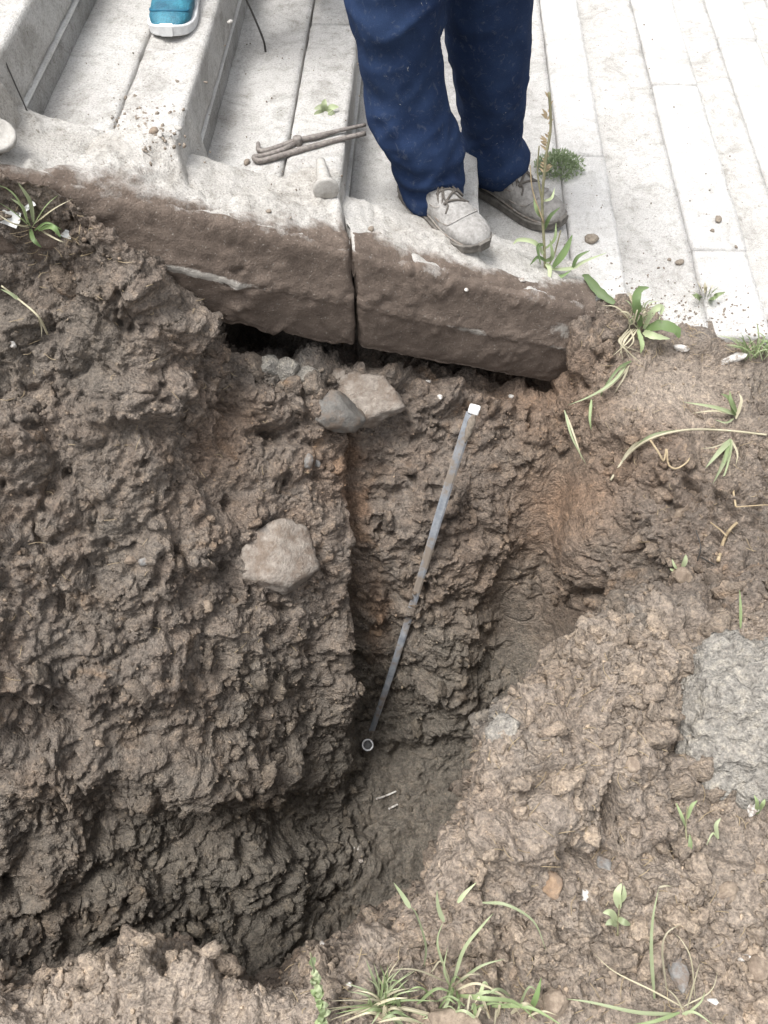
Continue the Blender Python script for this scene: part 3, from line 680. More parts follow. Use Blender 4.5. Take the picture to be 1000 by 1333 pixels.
# rough concrete topping that ties the step ends to the beam
xs = np.linspace(-1.65, .50, 520); ys = np.linspace(.004, .30, 96)
X, YY = np.meshgrid(xs, ys, indexing='ij'); X = X.ravel(); YY = YY.ravel()
stepH = np.zeros_like(X); xsf = X - (1.4 + .19 * X) * SY
edges = np.array(NOSE); lev = np.array(LEV)
stepH = np.full_like(X, LEV[0])
for k in range(len(NOSE) - 1):
    tt = np.clip((xsf - edges[k] - .012 - .012 * vnoise(np.stack([X, YY, X * 0], 1), .05, 8)) / .026 + .5, 0, 1)
    stepH += (LEV[k + 1] - LEV[k]) * tt * tt * (3 - 2 * tt)
lin = beam_H(X)
PT = np.stack([X, YY, X * 0], 1)
edgew = YY + .055 * fbm(PT, .12, 3, 31) + .13 * np.clip((-X - .50) / .14, 0, 1)
wb = np.clip((edgew - .05) / .13, 0, 1); wb = wb * wb * (3 - 2 * wb)
Ht = lin * (1 - wb) + stepH * wb
Ht += .030 * np.clip((edgew - .20) / .07, 0, 1.3)         # feathers out under the treads
Ht -= .006 + .010 * fbm(PT, .08, 3, 33) + .004 * fbm(PT, .012, 2, 34)
rnd = np.clip(1 - YY / .03, 0, 1); Ht += .034 * rnd ** 2
gap = np.exp(-((X - XJ + .006 * gnoise(PT, .02, 44) + .03 * (YY / .05) * .2) / .0045) ** 2) * (YY < .12) * np.clip(1 - YY / .12, 0, 1)
Ht += .05 * gap
V = np.stack([X, beam_y(X) + YY, CAMZ - Ht], 1)
me = mesh_np('concrete_topping', V, grid_faces(len(xs), len(ys)))
mud = np.clip(1.05 - (YY + .04 * fbm(PT, .15, 2, 38)) / .105, 0, 1) + .25 * np.clip(fbm(PT, .1, 3, 39), 0, 1) + .9 * np.clip((X - .36) / .16, 0, 1) * np.clip(1 - YY / .16, 0, 1)
mud += 1.0 * gap + .7 * np.exp(-((X - XJ) / .02) ** 2) * (YY < .12)
setattr_f(me, 'mud', np.clip(mud, 0, 1)); setattr_f(me, 'scrape', np.zeros(len(V)))
top = obj('concrete_topping', me, M_TOP); top['kind'] = 'structure'

# ------------------------------------------------------------------ materials of the things
M_LUMP = m_simple('old_concrete', (0.19, 0.16, 0.135), (0.36, 0.32, 0.275), 60, 0.9, 0.010, dirt=24)
M_CLAY = m_simple('grey_clay', (0.15, 0.138, 0.118), (0.255, 0.238, 0.205), 110, 0.85, 0.012, dirt=14)
M_CLAYD = m_simple('dark_clay', (0.10, 0.094, 0.085), (0.18, 0.170, 0.155), 90, 0.6, 0.006, dirt=20)
M_TAN = m_simple('tan_stone', (0.20, 0.155, 0.115), (0.35, 0.285, 0.22), 150, 0.88, 0.004, dirt=50)
M_ORANGE = m_simple('orange_stone', (0.22, 0.145, 0.095), (0.34, 0.245, 0.165), 140, 0.85, 0.004, dirt=50)
M_WHITE = m_simple('white_chip', (0.46, 0.435, 0.40), (0.70, 0.68, 0.645), 160, 0.85, 0.003, dirt=70)
M_GREY = m_simple('grey_stone', (0.15, 0.147, 0.142), (0.27, 0.262, 0.25), 150, 0.8, 0.004, dirt=50)
M_DARKST = m_simple('dirt_lump', (0.15, 0.125, 0.10), (0.30, 0.255, 0.205), 150, 0.9, 0.003)
M_IRON = m_simple('dusty_iron', (0.13, 0.11, 0.10), (0.30, 0.275, 0.25), 130, 0.65, 0.002, metal=0.35)
M_PALE = m_simple('pale_dusty', (0.30, 0.285, 0.26), (0.46, 0.44, 0.41), 120, 0.8, 0.002)
M_STEM = m_simple('dry_stem', (0.24, 0.18, 0.11), (0.42, 0.34, 0.22), 60, 0.8, 0.001)
M_STEMG = m_simple('weed_stem', (0.16, 0.16, 0.09), (0.28, 0.26, 0.16), 60, 0.7, 0.001)
M_DARKWIRE = m_simple('dark_wire', (0.035, 0.032, 0.03), (0.08, 0.075, 0.07), 60, 0.6, 0)
M_LEAF = m_leaf('leaf_green', (0.13, 0.20, 0.075), (0.22, 0.31, 0.13))
M_GRASS = m_leaf('grass_green', (0.20, 0.27, 0.12), (0.33, 0.40, 0.21))
M_STRAW = m_leaf('grass_straw', (0.40, 0.36, 0.24), (0.54, 0.50, 0.37), 0.25)
M_PALEG = m_leaf('grass_pale', (0.31, 0.37, 0.20), (0.48, 0.53, 0.34))
M_MOSS = m_leaf('cushion_green', (0.26, 0.34, 0.18), (0.42, 0.50, 0.30))

# ------------------------------------------------------------------ lumps and stones
def rock_at(name, u, v, wpx, hpx, mt, label, cat, seed, sink=.35, depth=None, rot=0.0, fl=7, rough=.3, sub=3, fine=.09, group=None):
    loc, nor = hit(u, v)
    s_ = (loc - CAM0).dot(Vector((0, CP, -SP)))
    a, b = 1.22 * wpx * s_ / FPX / 2, 1.22 * hpx * s_ / FPX / 2
    c = depth if depth else min(a, b) * .9
    o = obj(name, rock_mesh(name, (a, b, c), seed, rough, sub, fl, fine), mt)
    f = (CAM0 - loc).normalized()
    zz = (nor * .5 + f * .5).normalized()
    xx = Vector((1, 0, 0)); xx = (xx - zz * xx.dot(zz)).normalized(); yy = zz.cross(xx)
    M = Matrix((xx, yy, zz)).transposed().to_4x4()
    o.matrix_world = Matrix.Translation(loc + zz * c * (1 - 2 * sink) * .6) @ M @ Matrix.Rotation(rot, 4, 'Z')
    return tag(o, label, cat, group)
rock_at('concrete_lump', 474, 514, 98, 74, M_LUMP, 'large square-edged pale concrete lump jutting from the soil just under the beam', 'stone', 3, .30, .05, -.15, 9, .16, 4)
rock_at('clay_lump', 441, 536, 62, 42, M_CLAYD, 'dark grey smooth clay lump under the left side of the large concrete lump', 'clay', 8, .3, .035, -.3, 6, .3, 4)
rock_at('concrete_lump', 366, 735, 92, 96, M_LUMP, 'pale squarish concrete lump stuck in the middle of the left pit wall', 'stone', 15, .40, .045, .55, 9, .14, 4)
for k, (u, v, a, b, r, lab) in enumerate([(352, 478, 38, 26, .2, 'left end lump of the cracked grey clay below the hollow'), (376, 482, 34, 30, -.3, 'middle lump of the cracked grey clay below the hollow'), (399, 492, 28, 24, .5, 'right end lump of the cracked grey clay below the hollow')]):
    rock_at('clay_lump', u, v, a, b, M_SLAB, lab, 'clay', 40 + k, .45, None, r, 8, .3, 4)
rock_at('clay_slab', 958, 935, 165, 158, M_SLAB, 'big rough grey clay slab lying on the mound at the right edge', 'clay', 61, .34, .06, .3, 7, .45, 6, .22)
rock_at('clay_lump', 958, 868, 90, 60, M_SLAB, 'smaller grey clay lump just above the big grey slab', 'clay', 66, .55, .03, .2, 6, .3, 4)
rock_at('clay_lump', 660, 948, 44, 40, M_SLAB, 'pale grey clod on the corner of the mound overlooking the pit', 'clay', 71, .5, None, .2, 6, .3, 4)
PEB = [
 (16, 449, 13, 9, M_WHITE, 'white pebble in the soil at the left edge below the grass stalk'),
 (101, 691, 12, 13, M_TAN, 'pointed tan pebble low on the left pit wall, left of the concrete lump'),
 (147, 709, 11, 14, M_TAN, 'pinkish pebble right of the pointed tan pebble on left wall'),
 (170, 728, 17, 11, M_TAN, 'pale oval pebble beside a small grey one on the left wall'),
 (187, 731, 12, 10, M_GREY, 'small grey pebble touching the pale oval one on the left wall'),
 (269, 789, 16, 22, M_TAN, 'upright oval tan stone below left of the squarish concrete lump'),
 (401, 599, 14, 20, M_GREY, 'blue-grey stone chip standing left of the groove in the pit wall'),
 (413, 602, 10, 14, M_GREY, 'small dark grey chip right beside the blue-grey chip'),
 (488, 820, 26, 14, M_ORANGE, 'orange-brown stone at the foot of the narrow groove'),
 (557, 497, 8, 6, M_WHITE, 'upper tiny white chip right of the large concrete lump'),
 (573, 517, 8, 7, M_WHITE, 'lower tiny white chip right of the large concrete lump'),
 (666, 516, 8, 6, M_WHITE, 'tiny white chip under the right end of the beam'),
 (130, 968, 14, 10, M_TAN, 'pale chip in the dark lower part of the left wall'),
 (346, 840, 12, 9, M_TAN, 'small ochre chip under the upright oval stone'),
 (720, 1152, 24, 30, M_ORANGE, 'orange-tan angular stone on the near mound below the crevice'),
 (759, 1168, 14, 22, M_WHITE, 'white chalky chip right of the orange-tan stone on the mound'),
 (988, 1128, 26, 24, M_TAN, 'tan stone on the mound at right edge above the big tan one'),
 (990, 1262, 36, 34, M_TAN, 'big tan stone at the lower right edge'),
 (722, 1308, 34, 46, M_TAN, 'upright tan stone in the grass at the bottom, right of the pale slab stone'),
 (592, 1336, 88, 46, M_TAN, 'broad pale stone cut by the bottom edge between the grass tufts'),
 (796, 1266, 20, 30, M_TAN, 'tan stone below the leafy seedling on the mound'),
 (940, 1164, 42, 26, M_TAN, 'flat sloping tan stone on the right of the mound'),
 (882, 1262, 26, 56, M_GREY, 'long grey stone standing in the grass at lower right'),
 (978, 1051, 22, 24, M_WHITE, 'whitish lump under the big grey slab at right edge'),
 (818, 806, 22, 18, M_TAN, 'rounded tan clod on the crest of the mound'),
 (825, 994, 20, 22, M_TAN, 'round brown pebble above the crevice in the mound'),
 (733, 1010, 15, 13, M_TAN, 'pale oval pebble on the big clod beside the crevice'),
 (889, 852, 26, 22, M_TAN, 'tan lump on the mound left of the grey slabs'),
 (787, 1125, 18, 26, M_GREY, 'grey round pebble in the hollow under the crevice'),
 (455, 1282, 8, 7, M_WHITE, 'small white chip in front of the long bent grass tuft'),
 (420, 1229, 8, 7, M_WHITE, 'tiny white chip on the lip of the pit above the leafy weed'),
 (465, 1104, 8, 7, M_WHITE, 'upper tiny white chip on the pit floor'),
 (470, 1120, 6, 6, M_WHITE, 'lower tiny white chip on the pit floor'),
 (927, 1303, 18, 8, M_WHITE, 'white flake near the bottom right corner'),
 (969, 1247, 16, 7, M_WHITE, 'white flake left of the big tan stone'),
 (887, 453, 18, 10, M_WHITE, 'pale flat chip in the soil below the broad-leaved clump'),
 (955, 468, 34, 14, M_WHITE, 'whitish broken crust below the grass at the right edge'),
 (725, 447, 8, 7, M_WHITE, 'small white chip on the muddy right end of the beam'),
 (889, 665, 14, 30, M_TAN, 'flat brown chip lying left of the forked root'),
 (890, 752, 22, 26, M_TAN, 'dry brown leaf-shaped chip below the small green sprout'),
]
for k, (u, v, a, b, mt, lab) in enumerate(PEB):
    rock_at('pebble' if max(a, b) < 24 else 'stone', u, v, a * .86, b * .86, mt, lab, 'stone', 100 + k * 3, .46, None, random.uniform(-.4, .4), 10, .4, 4, .10)

# ------------------------------------------------------------------ the measuring rod and the pipe end at its foot
foot, _ = hit(484, 950)
s_f = (foot - CAM0).dot(Vector((0, CP, -SP)))
wall, _ = hit(618, 530)
s_w = (wall - CAM0).dot(Vector((0, CP, -SP)))
top_p = at(617, 534, s=min(s_w - .09, 1.80))
rod = empty('rod', foot)
tag(rod, 'long bluish-grey metal rod with white tip leaning upright in the pit', 'rod')
m, t, b = mat('rod_metal')
p = ocoord(t)
f1 = noise(t, p, 7, 4, 0.6); f2 = noise(t, p, 45, 4, 0.7)
c_ = ramp(t, f2, [(0.3, (0.24, 0.265, 0.30)), (0.55, (0.37, 0.395, 0.43)), (0.72, (0.52, 0.53, 0.545))])
rust_ = ramp(t, maths(t, 'ADD', maths(t, 'MULTIPLY', f1, .8), maths(t, 'MULTIPLY', f2, .35)), [(0.55, (0, 0, 0)), (0.64, (1, 1, 1))])
c_ = mix(t, maths(t, 'MULTIPLY', rust_, .85), c_, (0.21, 0.165, 0.12))
t.links.new(c_, b.inputs['Base Color'])
t.links.new(ramp(t, rust_, [(0, (.35,) * 3), (1, (0.0,) * 3)]), b.inputs['Metallic'])
t.links.new(ramp(t, f2, [(0.3, (.28,) * 3), (0.7, (.5,) * 3)]), b.inputs['Roughness'])
bump(t, b, f2, 0.3, 0.002)
M_ROD = m
ax = (top_p - foot); Lr = ax.length; ax.normalize()
side = ax.cross((CAM0 - (foot + top_p) / 2).normalized()).normalized(); outw = side.cross(ax)
rings = []
for q in np.linspace(0, 1, 60):
    wd = (.0082 + .0032 * q); th = wd * .62
    c = ax * (-.06 + (Lr + .05) * q) + side * .004 * math.sin(q * 5)
    ring = []
    for (i, j) in ((-1, -.6), (-.6, -1), (.6, -1), (1, -.6), (1, .6), (.6, 1), (-.6, 1), (-1, .6)):
        ring.append(c + side * wd * i + outw * th * j)
    rings.append([tuple(r) for r in ring])
V, F = loft(rings)
obj('shaft', mesh_py('shaft', V, F, False), M_ROD, rod)
hm = rbox_mesh('tip', (.0122, .0095, .009), .003, (6, 6, 6), .0006, .01, 3)
o = obj('tip', hm, m_simple('tip_white', (0.68, 0.68, 0.66), (0.82, 0.82, 0.80), 60, .6, 0.001), rod)
o.matrix_basis = Matrix.Translation(ax * (Lr + .002)) @ Matrix((side, outw, ax)).transposed().to_4x4()
# soil smeared on the upper part of the rod
for q, l_ in ((.925, .09),):
    V, F = tube_vf([tuple(ax * (Lr * q + l_ * e) + outw * .006 + side * .003) for e in (0, .3, .6, 1)], [.002, .0085, .009, .003], 8, 14, .55, up=tuple(outw))
    V = np.array(V); V = V + .0015 * np.stack([vnoise(V, .008, e) for e in (1, 2, 3)], 1)
    obj('mud_smear', mesh_py('mud_smear', V, F), M_DARKST, rod)
# pipe end
loc, nor = hit(478, 970)
loc = loc + (CAM0 - loc).normalized() * .03
pipe = empty('pipe_stub', loc)
tag(pipe, 'short round pipe end sticking out of the pit floor at the foot of the rod', 'pipe')
ri, ro, hh = .0125, .0175, .035
rings = []
for (r_, z_) in ((ro, -.05), (ro, hh), (ro - .001, hh + .001), (ri, hh + .001), (ri, hh - .06)):
    rings.append([(r_ * math.cos(a), r_ * math.sin(a), z_) for a in np.linspace(0, 2 * math.pi, 28, endpoint=False)])
V, F = loft(rings, cap=True)
o = obj('pipe_wall', mesh_py('pipe_wall', V, F, False), m_simple('pipe_steel', (0.10, 0.10, 0.10), (0.2, 0.2, 0.2), 60, .45, .001, metal=.5), pipe)
V, F = tube_vf([((ri + ro) / 2 * math.cos(a), (ri + ro) / 2 * math.sin(a), hh) for a in np.linspace(0, 2 * math.pi, 30)], .003, 8)
obj('rim', mesh_py('rim', V, F), m_simple('rim_metal', (0.45, 0.46, 0.46), (0.7, 0.7, 0.7), 60, .35, .001, metal=.4), pipe)
pipe.rotation_euler = (math.radians(16), math.radians(4), 0)

# ------------------------------------------------------------------ things lying on the steps
def on_step(u, v, H): return at(u, v, H=H)
bpy.context.view_layer.update()
def on_kerb(u, v, H):
    dr = ray(u, v).normalized(); best = None
    for ob in (top, b1, b2):
        ok, loc, nor, _ = ob.ray_cast(CAM0, dr)
        if ok and (best is None or (loc - CAM0).length < (best - CAM0).length): best = loc
    return best if best is not None else at(u, v, H=H)
T1, T2, T3, T4, T5 = .90, 1.05, 1.20, 1.35, 1.46
base = on_step(400, 195, T2)
tongs = empty('tongs', base); tag(tongs, 'long dusty iron tongs lying across the step beside the blue trousers', 'tongs')
def tp(lst, z): return [tuple(on_step(u, v, T2) - base + Vector((0, 0, z))) for u, v in lst]
tube('arm', tp([(337, 192), (338, 201), (346, 202), (362, 197), (385, 189), (410, 184), (440, 176), (476, 168)], .010), [.0045, .006, .006, .0055, .006, .0065, .0045, .004], M_IRON, tongs, sides=10, n=60)
tube('arm', tp([(384, 191), (370, 199), (345, 207), (332, 209), (337, 214), (352, 211), (390, 200), (430, 189), (476, 178)], .008), [.005, .006, .006, .006, .006, .006, .0065, .0055, .0055], M_IRON, tongs, sides=10, n=70)
rv = tp([(388, 189.5)], .012)[0]
V, F = tube_vf([(rv[0], rv[1], .0), (rv[0], rv[1], .019), (rv[0], rv[1], .021)], [.010, .010, .006], 14)
obj('rivet', mesh_py('rivet', V, F), M_IRON, tongs)

pb = on_step(425, 256, T2)
peg = empty('flanged_peg', pb); tag(peg, 'pale dusty tapered peg with a round flange lying on the step below the tongs', 'peg')
pt = on_step(418, 218, T2)
dr = (pt - pb); dr.z = 0; L_ = dr.length; dr.normalize()
V, F = tube_vf([tuple(dr * (L_ * q) + Vector((0, 0, .017 - .004 * q))) for q in np.linspace(0, 1, 12)], [.0155, .0145, .013, .0115, .0105], 18, up=(0, 0, 1))
obj('shank', mesh_py('shank', V, F), M_PALE, peg)
V, F = tube_vf([tuple(-dr * e + Vector((0, 0, .018))) for e in (-.003, -.002, .004, .006)], [.020, .0265, .0265, .022], 26, up=(0, 0, 1))
V = np.array(V); V[:, 2] = np.maximum(V[:, 2], .0005)
obj('flange', mesh_py('flange', V, F), M_PALE, peg)
# disc at the left edge
dc = on_kerb(-6, 180, .845)
rings = [[(r_ * math.cos(a), r_ * math.sin(a), z_) for a in np.linspace(0, 2 * math.pi, 30, endpoint=False)] for r_, z_ in ((.030, 0), (.034, .004), (.034, .010), (.030, .013), (.024, .009), (.004, .009))]
V, F = loft(rings)
o = obj('disc_lid', mesh_py('disc_lid', V, F), M_PALE); o.location = dc; o.rotation_euler = (.25, .3, 0)
tag(o, 'pale round disc lying on the beam top at the left edge', 'disc')

def litter(u, v, px, H, mt, lab, seed, name='dirt_lump', cat='dirt', flat=.55):
    c = (on_kerb if H not in (T1, T2, T3, T4, T5) else on_step)(u, v, H); s_ = (c - CAM0).dot(Vector((0, CP, -SP))); r = px * s_ / FPX / 2
    o = obj(name, rock_mesh(name, (r, r * .75, r * flat), seed, .4, 2, 5), mt)
    o.location = c + Vector((0, 0, r * flat * .6)); o.rotation_euler = (0, 0, seed)
    return tag(o, lab, cat)
for k, (u, v, px, H, mt, lab) in enumerate([
    (934, 287, 13, T5, M_DARKST, 'dark lump on the right-hand crack, upper of a close pair'),
    (927, 301, 8, T5, M_DARKST, 'dark lump left of the right-hand crack, lower of a close pair'),
    (884, 343, 13, T5, M_DARKST, 'dark lump near the front end of the second strip of step'),
    (871, 339, 7, T5, M_DARKST, 'tiny dark lump left of the bigger one at the step front'),
    (958, 322, 7, T5, M_DARKST, 'tiny dark lump right of the right-hand crack'),
    (768, 314, 22, T4, M_DARKST, 'grey-brown clod beside the toe of the rear boot'),
    (322, 213, 13, T2, M_DARKST, 'small clod by the jaws of the tongs at riser foot'),
    (377, 241, 6, T2, M_DARKST, 'tiny dark crumb left of the flanged peg'),
    (350, 276, 8, 1.04, M_DARKST, 'small crumb on the beam top below the peg'),
    (483, 300, 12, 1.10, M_DARKST, 'small dark clod beside the open joint of the beam'),
    (231, 107, 7, T1, M_DARKST, 'small crumb on the step below the blue shoe'),
    (268, 108, 6, T1, M_DARKST, 'tiny crumb near the edge of the step below the blue shoe'),
    (200, 174, 18, T1, M_TAN, 'pale muddy clod beside the crack of the mud patch'),
    (209, 177, 12, T1, M_PALE, 'small pale clod right of the muddy clod on the step'),
    (232, 169, 12, T1, M_PALE, 'flat pale crumb at the right end of the mud patch'),
    (300, 30, 9, T1, M_PALE, 'pale crumb on the step edge left of the dark stem'),
    (607, 378, 8, 1.19, M_WHITE, 'white chip on the beam top right of the joint'),
    (679, 366, 10, 1.24, M_WHITE, 'white chip on the beam top below the tall weed')]):
    litter(u, v, px, H, mt, lab, 300 + k)
# mud crumbs on the steps: uncountable
IVc, IFc = ico(1)
VV = []; n = 0
def add_crumb(c, r):
    k = rng.integers(0, 9999); e = np.array(Euler(rng.uniform(0, 6.28, 3)).to_matrix())
    VV.append((IVc * (1 + .4 * vnoise(IVc + k, .8, 1))[:, None] * r * np.array((1, .8, .6))) @ e.T + np.array(c) + np.array((0, 0, r * .35)))
for k in range(260):
    u, v = rng.normal(190, 24), rng.normal(165, 18)
    if 115 < u < 250: add_crumb(on_step(u, v, T1), .0015 + .005 * rng.random() ** 3)
for (H, u0, u1, v0, v1, n_) in ((T2, 320, 470, 20, 260, 70), (T1, 110, 300, 20, 215, 60), (T3, 515, 640, 270, 320, 25), (T4, 700, 850, 20, 360, 110), (T5, 870, 960, 60, 380, 70), (1.03, 100, 420, 215, 300, 60)):
    for k in range(n_): add_crumb(on_step(rng.uniform(u0, u1), rng.uniform(v0, v1), H), .0009 + .0028 * rng.random() ** 3)
for k in range(420):
    u = rng.uniform(760, 1000); v = 400 + (u - 760) * .14 - abs(rng.normal(0, 26)) + 6
    add_crumb(on_step(u, v, T5 if u > 862 else T4), .001 + .0035 * rng.random() ** 2.5)
VV = np.array(VV); NC = len(VV)
o = obj('step_dirt', mesh_np('step_dirt', VV.reshape(-1, 3), (IFc[None] + (np.arange(NC) * len(IVc))[:, None, None]).reshape(-1, 3)), M_DARKST)
o['kind'] = 'stuff'; tag(o, 'scattered dirt crumbs and dried mud on the concrete steps', 'dirt')

# ------------------------------------------------------------------ the two people (only their legs are in view)
def remeshed(name, V, F, voxel, smooth_it=6, fac=.5):
    me = mesh_py(name + '_src', V, F)
    o = bpy.data.objects.new(name + '_src', me); COL.objects.link(o)
    r = o.modifiers.new('r', 'REMESH'); r.mode = 'VOXEL'; r.voxel_size = voxel
    sm = o.modifiers.new('s', 'SMOOTH'); sm.iterations = smooth_it; sm.factor = fac
    dg = bpy.context.evaluated_depsgraph_get()
    out = bpy.data.meshes.new_from_object(o.evaluated_get(dg))
    out.name = name
    bpy.data.objects.remove(o); bpy.data.meshes.remove(me)
    out.polygons.foreach_set('use_smooth', [True] * len(out.polygons))
    return out
def get_v(me):
    a = np.empty(len(me.vertices) * 3, np.float32); me.vertices.foreach_get('co', a)
    n = np.empty(len(me.vertices) * 3, np.float32); me.vertices.foreach_get('normal', n)
    return a.reshape(-1, 3), n.reshape(-1, 3)
def set_v(me, V): me.vertices.foreach_set('co', np.ascontiguousarray(V, np.float32).ravel()); me.update()
def vf_join(parts):
    V, F = [], []
    for v, f in parts:
        k = len(V); V += [tuple(p) for p in v]; F += [tuple(i + k for i in q) for q in f]
    return V, F
def leg_rings(sil, Y0, Y1, extra, ky=1.0):
    """sil: (v, left, right) outline of a trouser leg from cuff upwards"""
    rings = []
    n = len(sil)
    for k, (v, l, r) in enumerate(sil):
        Yc = Y0 + (Y1 - Y0) * k / (n - 1)
        c = at((l + r) / 2, v, Y=Yc); s_ = (c - CAM0).dot(Vector((0, CP, -SP)))
        rings.append((c, (r - l) / 2 * s_ / FPX, (r - l) / 2 * s_ / FPX * ky))
    rings += [(Vector(c), a, b) for c, a, b in extra]
    P_ = catmull([(*c, a, b) for c, a, b in rings], 70)
    ang = np.linspace(0, 2 * math.pi, 40, endpoint=False)
    return [[(p[0] + p[3] * math.cos(a), p[1] + p[4] * math.sin(a), p[2]) for a in ang] for p in P_]
ZT3, ZT4 = CAMZ - T3, CAMZ - T4
SIL_A = [(262, 531, 597), (252, 527, 601), (236, 522, 603), (222, 513, 603), (205, 509, 602), (190, 497, 603), (160, 480, 592), (120, 475, 581), (60, 465, 574), (0, 451, 583)]
SIL_B = [(232, 616, 676), (222, 610, 683), (204, 600, 689), (185, 599, 681), (160, 603, 679), (120, 594, 685), (80, 585, 688), (40, 579, 690), (0, 578, 693)]
la = leg_rings(SIL_A, 1.605, 1.67, [((.045, 1.70, CAMZ - .62), .098, .102), ((.07, 1.72, CAMZ - .45), .11, .115), ((.09, 1.74, CAMZ - .34), .115, .12)], 1.05)
lb = leg_rings(SIL_B, 1.885, 1.85, [((.23, 1.84, CAMZ - .70), .095, .10), ((.21, 1.83, CAMZ - .5), .108, .115), ((.19, 1.81, CAMZ - .34), .115, .12)], 1.05)
ang = np.linspace(0, 2 * math.pi, 40, endpoint=False)
hip = [[(.14 + a * math.cos(q), 1.775 + b * math.sin(q), CAMZ - H) for q in ang] for H, a, b in ((.42, .13, .13), (.34, .175, .165), (.22, .18, .165), (.10, .165, .145), (.02, .16, .14))]
V, F = vf_join([loft(la), loft(lb), loft(hip)])
tm = remeshed('trousers', V, F, .0072, 3)
V, Nv = get_v(tm)
legA = V[:, 1] < np.interp(V[:, 2], [CAMZ - 1.3, CAMZ - .3], [1.75, 1.77])
zc = np.where(legA, V[:, 2] - ZT3, V[:, 2] - ZT4)
stack = np.clip(1 - (zc - .03) / .15, 0, 1)
A1 = np.stack([V[:, 0] * .9, V[:, 1] * .9, V[:, 2] * 1.0 + .35 * V[:, 0]], 1)
rid = lambda n_: 1 - 2 * np.abs(n_)
f_h = rid(1.3 * gnoise(np.stack([V[:, 0] / .13, V[:, 1] / .13, (V[:, 2] + .28 * V[:, 0] + .02 * np.sin(V[:, 0] * 30)) / .036], 1), 1, 5))
f_d = rid(1.3 * gnoise(np.stack([(V[:, 0] + .5 * V[:, 2]) / .055, V[:, 1] / .07, (V[:, 2] - .3 * V[:, 0]) / .19], 1), 1, 6))
f_k = rid(1.3 * gnoise(np.stack([V[:, 0] / .10, V[:, 1] / .10, (V[:, 2] - .45 * V[:, 0]) / .055], 1), 1, 9))
dsp = stack * .011 * f_h + (1 - stack) * (.004 * f_d + .0042 * f_k) + .004 * fbm(V, .09, 2, 12) - .002
V = V + Nv * dsp[:, None]
set_v(tm, V)
man = empty('person', ((.15), 1.75, ZT3)); tag(man, 'person in dust-flecked navy work trousers and grey lace-up boots standing on the steps', 'person')
m, t, b = mat('navy_cloth')
p = pos(t)
f1 = noise(t, p, 9, 4, 0.6); f2 = noise(t, p, 700, 2, 0.6); f3 = noise(t, p, 60, 5, 0.75, 1.0)
c_ = ramp(t, f1, [(0.3, (0.013, 0.024, 0.060)), (0.7, (0.024, 0.042, 0.092))])
c_ = mix(t, .5, c_, ramp(t, f2, [(0.3, (.65,) * 3), (0.7, (1.35,) * 3)]), 'MULTIPLY')
c_ = mix(t, maths(t, 'MULTIPLY', ramp(t, f3, [(0.56, (0, 0, 0)), (0.74, (1, 1, 1))]), .30), c_, (0.22, 0.23, 0.24))
fl = ramp(t, noise(t, p, 95, 2, 0.5, 2.0), [(0.73, (0, 0, 0)), (0.77, (1, 1, 1))])
c_ = mix(t, maths(t, 'MULTIPLY', fl, ramp(t, noise(t, p, 11, 2, .5), [(0.5, (0, 0, 0)), (0.58, (1, 1, 1))])), c_, (0.42, 0.42, 0.40))
t.links.new(c_, b.inputs['Base Color']); b.inputs['Roughness'].default_value = 0.95
b.inputs['Specular IOR Level'].default_value = .08
bump(t, b, maths(t, 'ADD', f2, maths(t, 'MULTIPLY', f3, 1.0)), 0.35, 0.002)
M_NAVY = m
def child(o, par):
    o.parent = par; o.matrix_parent_inverse = par.matrix_basis.inverted(); return o
child(obj('trousers', tm, M_NAVY), man)

BX = np.array([0, .015, .04, .075, .11, .15, .19, .225, .255, .28, .295, .303])
BW = np.array([.018, .030, .0365, .038, .037, .0405, .047, .0495, .047, .039, .026, .010])
BH = np.array([.075, .105, .125, .130, .118, .097, .078, .069, .063, .054, .042, .030])
def boot_mesh(name, hs=1.0, voxel=.0042, shaft=True):
    ang = np.linspace(0, 2 * math.pi, 36, endpoint=False)
    rings = []
    for x in np.linspace(0, .303, 40):
        wv = np.interp(x, BX, BW); hv = np.interp(x, BX, BH) * hs
        zb = .016 + .012 * max(0, (x - .23) / .07) ** 2
        ring = []
        for a in ang:
            c, s2 = math.cos(a), math.sin(a)
            yy = wv * np.sign(c) * abs(c) ** (.75 if s2 < 0 else .95)
            zz = zb + (hv - zb) * (.38 + (.62 * abs(s2) ** .9 if s2 > 0 else -.38 * abs(s2) ** .5))
            ring.append((x, yy, zz))
        rings.append(ring)
    parts = [loft(rings)]
    if shaft:
        rr = [[(.058 + (.010 if z > .1 else .014) + .050 * math.cos(a), .037 * math.sin(a), z) for a in ang] for z in np.linspace(.05, .165 * hs, 10)]
        parts.append(loft(rr))
    V, F = vf_join(parts)
    me = remeshed(name, V, F, voxel, 6)
    V, Nv = get_v(me)
    V = V + Nv * (.0022 * fbm(V, .035, 3, 4) + .0025 * np.abs(vnoise(np.stack([V[:, 0] / .02, V[:, 1] / .09, V[:, 2] / .05], 1), 1, 3)) * ((V[:, 0] > .12) & (V[:, 0] < .22)))[:, None]
    set_v(me, V)
    return me
